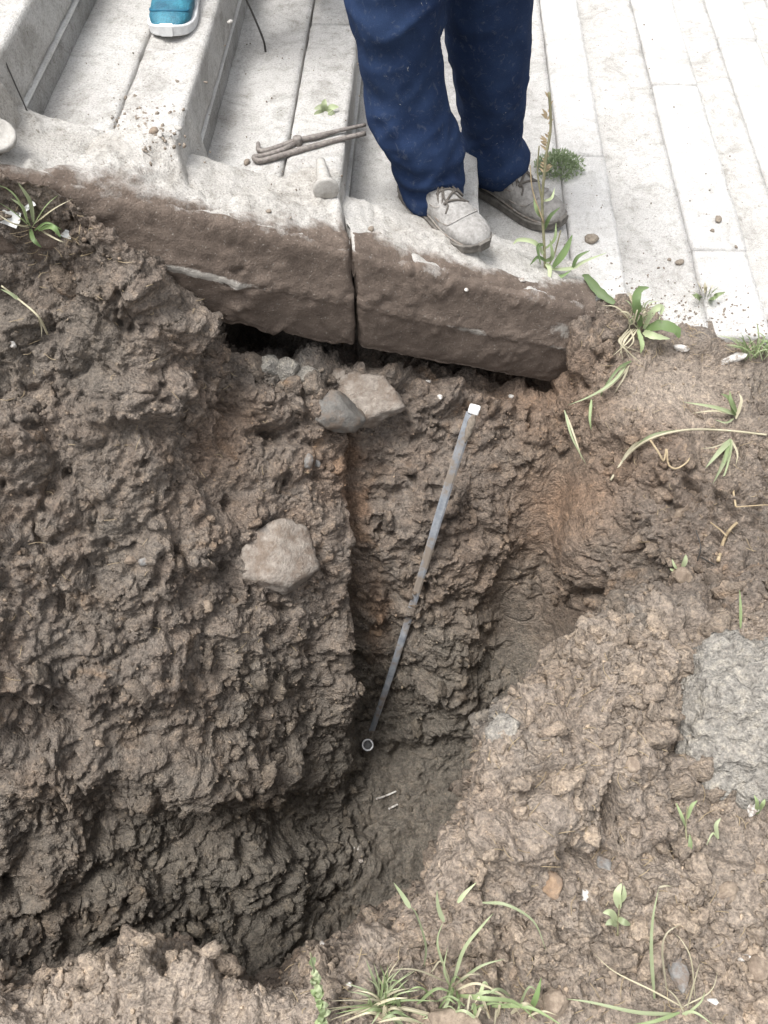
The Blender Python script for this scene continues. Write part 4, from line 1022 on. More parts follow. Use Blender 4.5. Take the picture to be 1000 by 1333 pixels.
def sole_mesh(name, th=.020):
    xs_ = np.linspace(-.004, .309, 46)
    out = [(x, 1.0) for x in xs_]
    w_ = lambda x: float(np.interp(np.clip(x, 0, .303), BX, BW)) + .0045
    rings = []
    for z in (0, .003, th * .5, th, th + .002):
        g_ = -.003 if z == 0 else (0.0015 if z == th else 0)
        ring = [(x, w_(x) + g_, z) for x in xs_] + [(x, -w_(x) - g_, z) for x in xs_[::-1]]
        ring = [(x, y_, z_ + .012 * max(0, (x - .23) / .07) ** 2 + (.006 if z_ == 0 and .085 < x < .125 else 0)) for x, y_, z_ in ring]
        rings.append(ring)
    V, F = loft(rings)
    return mesh_py(name, V, F, False)
def top_z(x, yv, hs=1.0):
    wv = np.interp(x, BX, BW); hv = np.interp(x, BX, BH) * hs
    q = min(1, abs(yv) / wv); return .016 + (hv - .016) * (.38 + .62 * max(0, 1 - q ** 2.1) ** .45)
BOOT = boot_mesh('boot_upper'); SOLE = sole_mesh('sole')
M_BOOT = m_simple('dusty_suede', (0.15, 0.14, 0.128), (0.33, 0.315, 0.295), 60, .9, .006, spec=.2)
M_BOOT2 = m_simple('pale_dusty_suede', (0.20, 0.19, 0.178), (0.40, 0.387, 0.368), 70, .9, .006, spec=.2)
M_OVER = m_simple('dusty_overlay', (0.17, 0.155, 0.14), (0.34, 0.32, 0.295), 60, .9, .002, dirt=60)
M_SOLE = m_simple('dusty_rubber', (0.075, 0.068, 0.06), (0.20, 0.185, 0.165), 50, .85, .003)
M_LACE = m_simple('dark_lace', (0.06, 0.052, 0.045), (0.14, 0.125, 0.11), 200, .85, .001)
def boot(par, heel, dirv, mt, sc=1.0, label=None, seed=1):
    o = obj('boot', BOOT.copy(), mt)
    a = math.atan2(dirv[1], dirv[0])
    o.matrix_basis = Matrix.Translation(heel) @ Matrix.Rotation(a, 4, 'Z') @ Matrix.Scale(sc, 4)
    bpy.context.view_layer.update()
    child(o, par)
    if label: o['label'] = label
    obj('sole', SOLE, M_SOLE, o)
    g_ = random.Random(seed)
    for k, x in enumerate((.118, .132, .146, .160, .174, .188)):
        pts = []
        sg = 1 if k % 2 else -1
        for q in np.linspace(-1, 1, 9):
            yy = .026 * q; xx = x + .009 * q * sg
            pts.append((xx, yy, top_z(xx, yy) + .001 + .002 * (1 - q * q)))
        V, F = tube_vf(pts, .0029, 7); obj('lace', mesh_py('lace', V, F), M_LACE, o)
    x0 = .138
    zs = lambda x, yy: top_z(x, yy) + .003
    for sg, Lp in ((1, 1.0), (-1, .85)):                  # limp bow lying on the boot
        pts = [(x0, 0, zs(x0, 0) + .004), (x0 + .006, .014 * sg, zs(x0 + .006, .014) + .008), (x0 + .018, .030 * sg * Lp, zs(x0 + .018, .030) + .003), (x0 + .036, .038 * sg * Lp, zs(x0 + .036, .038)), (x0 + .034, .028 * sg * Lp, zs(x0 + .034, .028)), (x0 + .016, .012 * sg, zs(x0 + .016, .012) + .003), (x0, 0, zs(x0, 0) + .005)]
        V, F = tube_vf(pts, .0024, 7, 36); obj('lace_loop', mesh_py('lace_loop', V, F), M_LACE, o)
        pts = [(x0, 0, zs(x0, 0) + .004)] + [(x0 + e, yy * sg, zs(x0 + e, yy)) for e, yy in ((.014, .006), (.032, .010 + .01 * g_.random()), (.052, .022), (.062, .036))]
        V, F = tube_vf(pts, .0021, 7, 30); obj('lace_end', mesh_py('lace_end', V, F), M_LACE, o)
    for sg in (-1, 1):                                    # side overlays and the rand above the sole
        for path, r_ in (([(.02, .45), (.06, .50), (.10, .62), (.125, .80)], .0022), ([(.06, .30), (.11, .40), (.16, .62), (.175, .80)], .0022), ([(.11, .25), (.17, .38), (.215, .60), (.225, .78)], .0020), ([(.02, .16), (.10, .14), (.20, .16), (.28, .25)], .0026), ([(.015, .75), (.05, .80), (.085, .92)], .0022)):
            pts = []
            for x, fz in catmull(path, 16):
                wv = np.interp(x, BX, BW); hv = np.interp(x, BX, BH)
                q = max(0, (fz - .38) / .62); yy = wv * (1 - q ** 2.2) ** .5 if fz > .38 else wv * .985
                pts.append((x, sg * yy * 1.0, .016 + (hv - .016) * fz))
            V, F = tube_vf(pts, r_, 6); obj('side_overlay', mesh_py('side_overlay', V, F), M_OVER, o)
    # toe cap and collar seams
    for x, sp in ((.235, .93), (.072, .9)):
        pts = []
        for q in np.linspace(-1, 1, 21):
            yy = np.interp(x, BX, BW) * sp * math.sin(q * math.pi / 2)
            xx = x - .018 * abs(q) ** 2
            pts.append((xx, yy * 1.01, top_z(xx, yy) + .0006))
        V, F = tube_vf(pts, .0016, 6); obj('seam', mesh_py('seam', V, F), mt, o)
    return o
boot(man, Vector((.050, 1.672, ZT3 + .001)), (.6, -.8), M_BOOT2, .92, 'pale dusty front boot', 1)
boot(man, Vector((.218, 1.930, ZT4 + .001)), (.74, -.67), M_BOOT, 1.02, 'grey-brown rear boot with loose dark laces', 2)

two = empty('person', (-.43, 1.95, CAMZ - T1)); tag(two, 'person in a teal blue sports shoe standing on the upper step, top left', 'person')
m, t, b = mat('teal_mesh')
p = ocoord(t)
vo = N(t, 'ShaderNodeTexVoronoi'); vo.inputs['Scale'].default_value = 260; t.links.new(p, vo.inputs['Vector'])
c_ = ramp(t, noise(t, p, 22, 3, .6), [(0.3, (0.008, 0.075, 0.12)), (0.7, (0.03, 0.17, 0.23))])
c_ = mix(t, .55, c_, ramp(t, vo.outputs['Distance'], [(0, (.5,) * 3), (.6, (1.3,) * 3)]), 'MULTIPLY')
t.links.new(c_, b.inputs['Base Color']); b.inputs['Roughness'].default_value = .6
bump(t, b, vo.outputs['Distance'], .5, .002)
M_TEAL = m
M_TEALD = m_simple('teal_overlay', (0.01, 0.07, 0.13), (0.02, 0.13, 0.20), 60, .5, .001)
M_WSOLE = m_simple('white_foam', (0.60, 0.60, 0.60), (0.78, 0.78, 0.77), 60, .6, .001)
WSOLE = sole_mesh('shoe_sole')
SHOE = boot_mesh('shoe_upper', .82, .0042, False)
def shoe(par, heel, a, label=None):
    o = obj('shoe', SHOE, M_TEAL)
    o.matrix_basis = Matrix.Translation(heel) @ Matrix.Rotation(a, 4, 'Z') @ Matrix.Scale(.92, 4)
    bpy.context.view_layer.update(); child(o, par)
    obj('sole', WSOLE, M_WSOLE, o)
    for k, x in enumerate((.13, .15, .17, .19)):
        pts = [(x + .008 * q * (1 if k % 2 else -1), .024 * q, top_z(x, .024 * q, .82) + .0015) for q in np.linspace(-1, 1, 9)]
        V, F = tube_vf(pts, .0022, 7); obj('lace', mesh_py('lace', V, F), M_TEALD, o)
    pts = []
    for q in np.linspace(-1, 1, 21):                      # rubber toe guard
        yy = np.interp(.262, BX, BW) * .97 * math.sin(q * math.pi / 2); xx = .262 + .022 * (1 - abs(q) ** 2) - .02
        pts.append((xx, yy, top_z(xx, yy, .82)))
    V, F = tube_vf(pts, .0032, 8); obj('toe_guard', mesh_py('toe_guard', V, F), M_TEALD, o)
tq = on_step(220, 50, T1)
shoe(two, Vector((tq.x + .012, tq.y + .262, CAMZ - T1 + .001)), math.radians(-92))
shoe(two, Vector((-.22, 2.42, CAMZ - T1 + .001)), math.radians(-80))
def leg2(x, yv): return [[(x + a * math.cos(q) + dx, yv + b * math.sin(q), CAMZ - T1 + z) for q in ang] for z, a, b, dx in ((.075, .055, .065, 0), (.10, .062, .07, 0), (.25, .065, .07, .002), (.45, .075, .08, .01), (.65, .09, .095, .02 if x < -.3 else -.02), (.85, .1, .11, .04 if x < -.3 else -.04))]
V, F = vf_join([loft(leg2(-.43, 2.0)), loft(leg2(-.225, 2.36)), loft([[(-.33 + .17 * math.cos(q), 2.18 + .18 * math.sin(q), CAMZ - T1 + z) for q in ang] for z in (.75, .85, 1.0, 1.1)])])
tm2 = remeshed('trousers', V, F, .009, 4)
V, Nv = get_v(tm2); set_v(tm2, V + Nv * (.006 * fbm(V, .07, 2, 3))[:, None])
child(obj('trousers', tm2, m_simple('grey_cloth', (0.07, 0.07, 0.075), (0.12, 0.12, 0.125), 40, .9, .002)), two)

# ------------------------------------------------------------------ plants
def blade(par, pts, width, mt, name='leaf', n=12, taper=1.0, fold=.35, wavy=0.0):
    """a folded leaf blade along 3-D points (relative to parent)"""
    P_ = catmull([tuple(p) for p in pts], n)
    T_ = np.gradient(P_, axis=0); T_ /= np.linalg.norm(T_, axis=1)[:, None] + 1e-9
    V, F = [], []
    tw = random.uniform(-.5, .5)
    view = np.array(CAM0 - (par.location + Vector(P_[n // 2])).to_3d()); view /= np.linalg.norm(view)
    ref = view + np.array((random.uniform(-.4, .4), random.uniform(-.4, .4), random.uniform(0, .6)))
    for k in range(n):
        q = k / (n - 1)
        w_ = width * (math.sin(math.pi * min(1, (q * .92 + .06) ** taper)) ** .8 if taper != 1.0 else (1 - q ** 2.2) * min(1, .45 + q * 3)) / 2
        if wavy: w_ *= 1 + wavy * math.sin(k * 2.6)
        sd_ = np.cross(T_[k], ref); sd_ /= np.linalg.norm(sd_) + 1e-9
        nr = np.cross(sd_, T_[k])
        V += [P_[k] - sd_ * w_ + nr * w_ * fold, P_[k] - nr * .0004, P_[k] + sd_ * w_ + nr * w_ * fold]
    for k in range(n - 1):
        a = 3 * k
        F += [(a, a + 1, a + 4, a + 3), (a + 1, a + 2, a + 5, a + 4)]
    return obj(name, mesh_py(name, V, F), mt, par)
def sdepth(p): return (p - CAM0).dot(Vector((0, CP, -SP)))
class Plant:
    def __init__(self, name, u, v, label, cat, H=None):
        self.soil = not H
        self.b = on_step(u, v, H) if H else hit(u, v)[0]
        self.o = empty(name, self.b); tag(self.o, label, cat); self.s = sdepth(self.b)
    def px(self, lst):
        """(u, v, lift towards the viewer in metres)"""
        out = []
        for u, v, l in lst:
            s_ = self.s - l
            if self.soil: s_ = min(s_, sdepth(hit(u, v)[0]) - .5 * l - .009)
            out.append(tuple(at(u, v, s=s_) - self.b))
        return out
    def leaf(self, lst, wpx, mt, **k): return blade(self.o, self.px(lst), wpx * self.s / FPX, mt, **k)
    def stem(self, lst, wpx, mt, name='stem', n=24):
        return tube(name, self.px(lst), [wpx * self.s / FPX / 2, wpx * self.s / FPX / 2.6], mt, self.o, sides=6, n=n)
def tuft(pl, u, v, blades, mt_list):
    for (du, dv, lift, w_) in blades:
        mt = random.choice(mt_list)
        m1 = (u + du * .42 + random.uniform(-4, 4), v + dv * .55 - 4, lift * .8)
        for rep_ in range(2):
            jx, jy = (0, 0) if rep_ == 0 else (random.uniform(-26, 26), random.uniform(-14, 14))
            pl.leaf([(u + random.uniform(-16, 16), v + random.uniform(-6, 6), -.004), (m1[0] + jx * .6, m1[1] + jy * .6, m1[2]), (u + du * 1.15 + jx, v + dv * 1.1 + jy, lift)], w_ * random.uniform(.4, .75), mt, name='blade')

# tall seeding weed between beam and boots
p_ = Plant('weed', 710, 352, 'tall dry seeding weed growing at the step front beside the rear boot', 'weed', 1.31)
p_.stem([(710, 352, 0), (708, 310, .05), (706, 262, .11), (711, 205, .18), (717, 165, .22), (715, 120, .27)], 4, M_STEMG, n=40)
p_.stem([(707, 270, .10), (700, 225, .15), (702, 190, .19)], 2.4, M_STEMG)
p_.stem([(708, 290, .08), (694, 250, .12), (690, 215, .15)], 2, M_STEM)
p_.stem([(712, 350, 0), (722, 330, .03), (730, 300, .06)], 2.2, M_STEMG)
for k in range(26):
    q = random.random(); v0 = 125 + 110 * q; u0 = 715 - 6 * q + random.uniform(-2, 2)
    p_.leaf([(u0, v0, .24 - .1 * q), (u0 + random.choice((-1, 1)) * random.uniform(4, 10), v0 - random.uniform(2, 9), .245 - .1 * q)], 3.2, M_STEM, name='seed_pod', n=5)
for a, w_ in (([(710, 335, .02), (697, 316, .05), (676, 312, .05), (668, 318, .04)], 9), ([(710, 342, .01), (716, 352, .03), (713, 378, .02)], 9), ([(720, 348, .01), (735, 328, .04), (745, 306, .06)], 15), ([(708, 300, .05), (716, 282, .08), (729, 270, .09)], 8), ([(707, 285, .07), (698, 272, .1), (695, 250, .11)], 7), ([(709, 325, .03), (722, 312, .06), (724, 290, .07)], 7),
              ([(712, 350, 0), (742, 350, .02), (762, 340, .03), (790, 329, .03)], 8), ([(745, 350, .02), (752, 335, .04), (768, 326, .05)], 8), ([(711, 340, .02), (700, 335, .04), (690, 345, .03)], 7), ([(712, 350, 0), (728, 360, .01), (744, 352, .02)], 8), ([(709, 318, .04), (700, 322, .05), (704, 345, .04)], 8), ([(707, 262, .1), (718, 258, .12), (722, 245, .12)], 6), ([(710, 340, .02), (719, 334, .05), (716, 312, .06)], 9)):
    p_.leaf(a, w_ * .62, random.choice((M_LEAF, M_GRASS, M_PALEG)), taper=.8)
# green cushion
p_ = Plant('cushion_plant', 727, 222, 'small round bright green cushion plant on the step right of the boots', 'plant', T4)
V, F = [], []
for k in range(1500):
    th, ph = random.uniform(0, 6.283), math.acos(random.uniform(.05, 1)); R_ = random.uniform(.030, .066)
    dv = Vector((math.sin(ph) * math.cos(th) * 1.05, math.sin(ph) * math.sin(th) * .8, math.cos(ph) * .75))
    c = dv * R_; tip = c + (dv * .5 + Vector((random.uniform(-.6, .6), random.uniform(-.6, .6), random.uniform(-.2, .9)))).normalized() * random.uniform(.006, .013)
    sd_ = dv.cross(Vector((random.uniform(-1, 1), random.uniform(-1, 1), random.uniform(-1, 1)))).normalized() * .0026
    i = len(V); V += [c, (c + tip) / 2 - sd_, tip, (c + tip) / 2 + sd_]; F.append((i, i + 1, i + 2, i + 3))
obj('foliage', mesh_py('foliage', V, F, False), M_MOSS, p_.o)
# flat rosette on the tread
p_ = Plant('rosette_weed', 424, 146, 'small pale green rosette weed in the crack of the step above the tongs', 'weed', T2)
for a in ([(424, 146, 0), (414, 148, .01), (408, 153, .008)], [(424, 146, 0), (418, 140, .012), (409, 142, .01)], [(424, 146, 0), (422, 136, .015), (424, 129, .015)], [(424, 146, 0), (432, 140, .012), (441, 139, .01)], [(424, 146, 0), (431, 147, .01), (437, 152, .006)], [(424, 146, 0), (424, 152, .008), (420, 160, .004)]):
    p_.leaf(a, 8, M_PALEG, taper=.8)
# broad-leaved clump
p_ = Plant('dock_clump', 832, 428, 'clump of broad green leaves and straw grass at the step front', 'weed')
for a, w_, mt in (([(834, 425, 0), (828, 395, .05), (832, 378, .07), (845, 374, .07)], 17, M_LEAF), ([(838, 428, 0), (850, 405, .05), (862, 400, .05), (858, 416, .04)], 12, M_PALEG), ([(840, 430, .0), (860, 424, .03), (880, 430, .03), (884, 440, .02)], 22, M_LEAF), ([(838, 432, 0), (850, 437, .03), (872, 441, .02)], 14, M_PALEG), ([(830, 428, 0), (836, 448, .02), (834, 460, .01)], 9, M_GRASS), ([(800, 395, .01), (780, 380, .02), (765, 362, .03), (758, 358, .03)], 17, M_LEAF)):
    p_.leaf(a, w_ * .66, mt, taper=.75, wavy=.12)
for k in range(22):
    a = random.uniform(-2.6, -.4); r = random.uniform(22, 52)
    p_.leaf([(828 + random.uniform(-10, 10), 425 + random.uniform(-6, 6), 0), (826 + math.cos(a) * r * .5, 418 + math.sin(a) * r * .6, .03), (824 + math.cos(a) * r, 420 + math.sin(a) * r * .8, .03)], 2.2, random.choice((M_STRAW, M_STRAW, M_PALEG)), name='blade')
for k in range(8):
    p_.leaf([(826 + random.uniform(-8, 8), 428, 0), (815 + random.uniform(-10, 10), 445, .03), (812 + random.uniform(-18, 30), 468 + random.uniform(-10, 12), .01)], 2.2, M_STRAW, name='blade')
# grass at the right edge
p_ = Plant('grass_tuft', 990, 462, 'fine green grass tuft at the right edge where soil meets the steps', 'grass')
for k in range(44):
    a = random.uniform(-2.9, -.5); r = random.uniform(14, 46); u0, v0 = 985 + random.uniform(-20, 22), 462 + random.uniform(-8, 8)
    p_.leaf([(u0, v0, 0), (u0 + math.cos(a) * r * .5, v0 + math.sin(a) * r * .6, .03), (u0 + math.cos(a) * r, v0 + math.sin(a) * r * .75, .035)], 2.0, random.choice((M_GRASS, M_PALEG, M_GRASS)), name='blade')
p_ = Plant('weed', 918, 395, 'small grey-green withered weed on the dirty step front', 'weed')
for k in range(12):
    a = random.uniform(-3.0, -.1); r = random.uniform(14, 32)
    p_.leaf([(918, 395, 0), (918 + math.cos(a) * r * .5, 393 + math.sin(a) * r * .6, .02), (918 + math.cos(a) * r, 393 + math.sin(a) * r, .02)], random.choice((2, 3, 7)), random.choice((M_STRAW, M_GRASS)))
# left weeds
p_ = Plant('weed', 40, 295, 'weeds with a few green leaves at the left edge beside the beam', 'weed')
for a, w_, mt in (([(40, 295, 0), (25, 262, .05), (10, 246, .06), (-8, 240, .06)], 4, M_GRASS), ([(44, 290, 0), (40, 262, .04), (24, 238, .06)], 11, M_PALEG), ([(45, 300, 0), (62, 290, .03), (82, 300, .02)], 5, M_LEAF), ([(50, 300, 0), (68, 296, .03), (79, 309, .02)], 13, M_LEAF), ([(40, 298, 0), (44, 312, .02), (54, 322, .01)], 10, M_LEAF), ([(44, 292, 0), (70, 272, .04), (96, 258, .05)], 3, M_STRAW), ([(38, 294, 0), (18, 276, .04), (-4, 262, .05)], 3, M_GRASS), ([(38, 296, 0), (15, 290, .03), (-8, 275, .03)], 4, M_STRAW), ([(42, 296, 0), (60, 268, .05), (78, 252, .06)], 2.5, M_GRASS), ([(36, 290, 0), (30, 270, .03), (14, 258, .03)], 7, M_PALEG), ([(50, 298, 0), (75, 312, .02), (88, 316, .01)], 4, M_STRAW)):
    p_.leaf(a, w_ * .62, mt, taper=.8 if w_ > 6 else 1.0)
def paper(u, v, wp, hp, rot, lab, seed):
    loc, nor = hit(u, v, .004); s_ = sdepth(loc); a, b = wp * s_ / FPX / 2, hp * s_ / FPX / 2
    xs_ = np.linspace(-1, 1, 9); X_, Y_ = np.meshgrid(xs_, xs_, indexing='ij'); Q_ = np.stack([X_.ravel(), Y_.ravel(), 0 * X_.ravel() + seed], 1)
    e = 1 + .25 * vnoise(Q_, .7, seed)
    top_ = np.stack([Q_[:, 0] * a * e, Q_[:, 1] * b * e, .35 * a * vnoise(Q_, .8, seed + 2)], 1); bot = top_ - np.array((0, 0, .0008))
    F_ = grid_faces(9, 9); me = mesh_np('paper_scrap', np.vstack([top_, bot]), np.vstack([F_, F_[:, ::-1] + 81]))
    o = obj('paper_scrap', me, M_SCRAP)
    f = ((CAM0 - loc).normalized() + nor * .6).normalized(); o.matrix_world = Matrix.Translation(loc) @ f.to_track_quat('Z', 'Y').to_matrix().to_4x4() @ Matrix.Rotation(rot, 4, 'Z')
    tag(o, lab, 'scrap')
M_SCRAP = m_simple('white_scrap', (0.58, 0.58, 0.56), (0.74, 0.74, 0.72), 90, .75, .001)
paper(8, 280, 36, 22, -.5, 'crumpled white scrap at the left edge under the weeds', 3)
paper(85, 305, 16, 9, -.6, 'small white scrap right of the left weeds', 5)
paper(38, 267, 16, 6, .3, 'narrow white scrap among the left weeds', 8)
p_ = Plant('grass_stalk', 60, 432, 'bent straw grass stalk lying on the soil at the left', 'grass')
p_.stem([(62, 435, .0), (50, 412, .02), (25, 390, .02), (2, 372, .015)], 3, M_STRAW); p_.leaf([(25, 390, .02), (14, 382, .03), (0, 376, .025)], 5, M_PALEG); p_.leaf([(50, 412, .02), (54, 425, .02), (54, 440, .01)], 3, M_STRAW)
# right bank
p_ = Plant('grass_tuft', 815, 480, 'limp straw-green grass hanging over the bank right of the beam end', 'grass')
for a, w_, mt in (([(818, 470, 0), (800, 495, .03), (770, 515, .03), (738, 528, .01)], 4, M_PALEG), ([(820, 475, 0), (795, 502, .03), (760, 522, .02)], 3, M_STRAW), ([(822, 470, 0), (805, 480, .03), (785, 508, .02), (782, 518, .01)], 4, M_GRASS), ([(735, 534, .02), (745, 570, .04), (764, 606, .02)], 3, M_PALEG), ([(738, 540, .02), (752, 580, .03), (758, 600, .02)], 2.5, M_STRAW), ([(770, 520, .02), (768, 545, .03), (770, 560, .02)], 4, M_GRASS), ([(818, 478, 0), (812, 492, .02), (800, 512, .01)], 3, M_STRAW)):
    p_.leaf(a, w_, mt, name='blade')
p_ = Plant('grass_tuft', 958, 540, 'pale green upright grass leaves on the right bank', 'grass')
for a, w_, mt in (([(960, 540, 0), (930, 530, .03), (888, 523, .03)], 7, M_PALEG), ([(958, 542, 0), (950, 520, .04), (938, 512, .05)], 10, M_GRASS), ([(960, 540, 0), (952, 525, .04), (950, 508, .05)], 10, M_GRASS), ([(958, 545, 0), (965, 522, .03), (962, 512, .03)], 6, M_STRAW), ([(955, 545, 0), (945, 550, .02), (930, 546, .02)], 4, M_PALEG), ([(955, 540, 0), (930, 535, .03), (900, 538, .02)], 4, M_STRAW)):
    p_.leaf(a, w_ * .75, mt)
p_ = Plant('grass_tuft', 950, 575, 'drooping pale broad grass leaves below the upright ones on the right bank', 'grass')
for a, w_, mt in (([(952, 572, 0), (935, 590, .03), (918, 610, .02)], 10, M_PALEG), ([(952, 574, 0), (942, 600, .03), (928, 630, .02)], 12, M_PALEG), ([(950, 572, 0), (946, 592, .03), (940, 612, .03)], 7, M_GRASS), ([(952, 572, 0), (960, 590, .02), (958, 606, .02)], 4, M_STRAW), ([(950, 574, 0), (930, 582, .03), (912, 584, .02)], 3, M_STRAW), ([(954, 576, 0), (946, 610, .02), (934, 640, .01)], 4, M_PALEG)):
    p_.leaf(a, w_ * .75, mt)
p_ = Plant('dry_stalk', 800, 622, 'long arching dry straw stalk across the right bank', 'stalk')
p_.stem([(795, 625, 0), (815, 595, .02), (845, 572, .03), (890, 560, .03), (940, 560, .03), (998, 566, .01)], 3.4, M_STRAW, n=40)
p_.leaf([(820, 590, .02), (850, 566, .04), (900, 558, .03)], 4, M_PALEG)
p_.leaf([(810, 600, .02), (825, 580, .03), (838, 572, .03)], 5, M_STRAW)
def root(name, u, v, paths, lab, mt=None):
    q = Plant(name, u, v, lab, 'root')
    for lst, w_ in paths: q.stem(lst, w_, mt or M_STEM, name='strand', n=30)
root('root', 870, 600, [([(846, 572, .01), (858, 590, .02), (864, 600, .015), (868, 584, .02), (870, 604, .015), (880, 610, .02), (893, 603, .02), (898, 596, .015)], 3)], 'thin curly tan root dangling on the right bank')
root('root', 945, 690, [([(935, 730, 0), (942, 705, .01), (950, 690, .02), (960, 680, .02)], 5), ([(946, 698, .01), (938, 690, .02), (925, 680, .02)], 2.5), ([(958, 660, .02), (955, 640, .02), (957, 632, .01)], 3), ([(958, 660, .02), (985, 658, .015), (1005, 657, .01)], 2)], 'forked tan root on the right bank above the green sprout')
root('twig', 913, 730, [([(908, 730, .0), (912, 712, .02), (906, 690, .02)], 2), ([(912, 725, .01), (930, 735, .01)], 2)], 'dark thin twig beside the green sprout on the bank', M_DARKWIRE)
root('twig', 505, 1037, [([(490, 1040, .0), (502, 1036, .01), (516, 1030, .005)], 3)], 'upper white splinter on the pit floor', M_WHITE)
root('twig', 512, 1051, [([(506, 1053, .0), (518, 1047, .005)], 3)], 'lower white splinter on the pit floor', M_WHITE)
def sprout(u, v, leaves, lab, mt=M_LEAF, stem=None, name='sprout'):
    q = Plant(name, u, v, lab, 'sprout')
    if stem: q.stem(stem, 2.4, M_STEMG)
    for a, w_ in leaves: q.leaf(a, w_ * .68, mt, taper=.85)
sprout(888, 740, [([(888, 740, 0), (892, 730, .02), (893, 722, .02)], 9), ([(886, 742, 0), (879, 738, .02), (875, 728, .02)], 6), ([(886, 742, 0), (876, 742, .01), (872, 740, .01)], 5)], 'tiny green sprout with white edge on the bank near the mound crest', M_PALEG)
sprout(964, 815, [([(964, 818, 0), (964, 795, .02), (963, 768, .03)], 6)], 'single upright green blade on the mound near the right edge', M_GRASS)
sprout(893, 1085, [([(893, 1080, .01), (888, 1065, .03), (880, 1045, .03)], 8), ([(895, 1066, .02), (900, 1050, .03), (908, 1042, .03)], 7), ([(898, 1110, .0), (899, 1098, .02), (898, 1086, .02)], 8)], 'two-leaved green seedling on the mound under the grey slab', M_GRASS, [(894, 1095, 0), (893, 1075, .015), (895, 1050, .03)])
sprout(935, 1090, [([(935, 1092, 0), (932, 1075, .02), (938, 1065, .02)], 8), ([(935, 1092, 0), (928, 1085, .01), (920, 1100, .01)], 4)], 'pale seedling right of the two-leaved seedling', M_PALEG)
sprout(803, 1215, [([(806, 1182, .03), (804, 1165, .05), (809, 1150, .05)], 15), ([(803, 1200, .02), (795, 1188, .04), (785, 1188, .04)], 13), ([(805, 1196, .03), (812, 1200, .04), (821, 1204, .03)], 12), ([(803, 1205, .02), (796, 1200, .03), (788, 1204, .03)], 12), ([(807, 1175, .04), (813, 1165, .05), (812, 1152, .05)], 9)], 'leafy oval-leaved seedling in the middle of the near mound', M_PALEG, [(804, 1218, 0), (805, 1195, .025), (808, 1160, .05)])
sprout(985, 1052, [([(984, 1060, 0), (986, 1045, .03), (982, 1035, .03)], 7), ([(986, 1060, 0), (993, 1048, .03), (996, 1040, .03)], 8)], 'small green sprout against the lower edge of the grey slab', M_GRASS)
# bottom grass
p_ = Plant('grass_tuft', 500, 1318, 'dense arched grass tuft at the bottom edge left of the tall stalks', 'grass')
tuft(p_, 498, 1310, [(-10, -52, .06, 6), (6, -50, .06, 6), (24, -48, .06, 5), (-18, -34, .06, 6), (36, -44, .06, 4), (14, -30, .06, 7), (44, -20, .05, 6), (-40, -18, .05, 6), (-60, 4, .04, 5), (62, 10, .04, 7), (70, -6, .05, 5), (-30, 14, .04, 6), (10, 20, .04, 7), (-48, 20, .04, 5), (24, 18, .05, 6), (-8, -40, .07, 5), (20, -58, .06, 4), (-26, -8, .05, 6), (52, 24, .03, 6), (-70, -6, .03, 4), (30, -10, .06, 6), (-14, 24, .05, 8), (-64, 18, .04, 6)], [M_GRASS, M_PALEG, M_PALEG, M_STRAW])
p_ = Plant('grass_tuft', 600, 1280, 'tall loose grass stalks with pale green blades rising above the bottom edge', 'grass')
for a, w_, mt in (([(552, 1258, .0), (554, 1230, .05), (542, 1190, .09), (532, 1180, .1)], 4.2, M_PALEG), ([(534, 1182, .1), (524, 1165, .11), (512, 1148, .12)], 8, M_PALEG), ([(585, 1275, 0), (572, 1240, .06), (570, 1220, .08), (578, 1198, .1)], 4.2, M_PALEG), ([(578, 1200, .1), (571, 1180, .11), (569, 1158, .12)], 8, M_PALEG), ([(596, 1175, .1), (606, 1162, .11), (621, 1148, .11)], 7, M_PALEG), ([(590, 1280, 0), (604, 1236, .06), (628, 1205, .08), (643, 1188, .09)], 6, M_PALEG), ([(592, 1282, 0), (625, 1258, .05), (658, 1248, .05)], 5, M_PALEG), ([(586, 1285, 0), (578, 1262, .04), (583, 1232, .06)], 4, M_PALEG), ([(585, 1280, 0), (540, 1262, .04), (500, 1264, .04)], 3, M_STRAW), ([(592, 1290, 0), (622, 1280, .05), (660, 1300, .04), (680, 1325, .03)], 4, M_STRAW), ([(596, 1296, 0), (630, 1300, .05), (670, 1305, .05), (700, 1330, .03)], 8, M_GRASS), ([(590, 1286, 0), (606, 1270, .04), (630, 1268, .04)], 3, M_STRAW), ([(588, 1288, 0), (580, 1310, .03), (565, 1322, .02)], 6, M_PALEG), ([(594, 1288, 0), (598, 1310, .04), (590, 1322, .03)], 5, M_GRASS), ([(562, 1265, .02), (575, 1252, .04), (588, 1285, .02)], 3, M_STRAW), ([(690, 1318, 0), (698, 1300, .05), (705, 1272, .06)], 13, M_LEAF), ([(640, 1310, .01), (690, 1312, .05), (740, 1340, .04)], 7, M_GRASS)):
    p_.leaf(a, w_ * .78, mt, name='blade', n=16)
p_ = Plant('leafy_weed', 425, 1318, 'small round-leaved yellow-green weed at the pit lip, bottom left of the grass', 'weed')
p_.stem([(420, 1330, 0), (416, 1300, .03), (410, 1265, .05), (404, 1240, .06)], 3, M_STEMG)
for k in range(22):
    q = random.random(); u0, v0 = 404 + 18 * q, 1255 + 75 * q; a = random.uniform(0, 6.28); r = random.uniform(7, 14)
    p_.leaf([(u0, v0, .05 - .03 * q), (u0 + math.cos(a) * r * .5, v0 + math.sin(a) * r * .5, .06 - .03 * q), (u0 + math.cos(a) * r, v0 + math.sin(a) * r, .055 - .03 * q)], 8, random.choice((M_PALEG, M_GRASS)), taper=.8, n=8)
p_.leaf([(412, 1280, .04), (408, 1258, .06), (404, 1242, .07)], 5, M_PALEG)
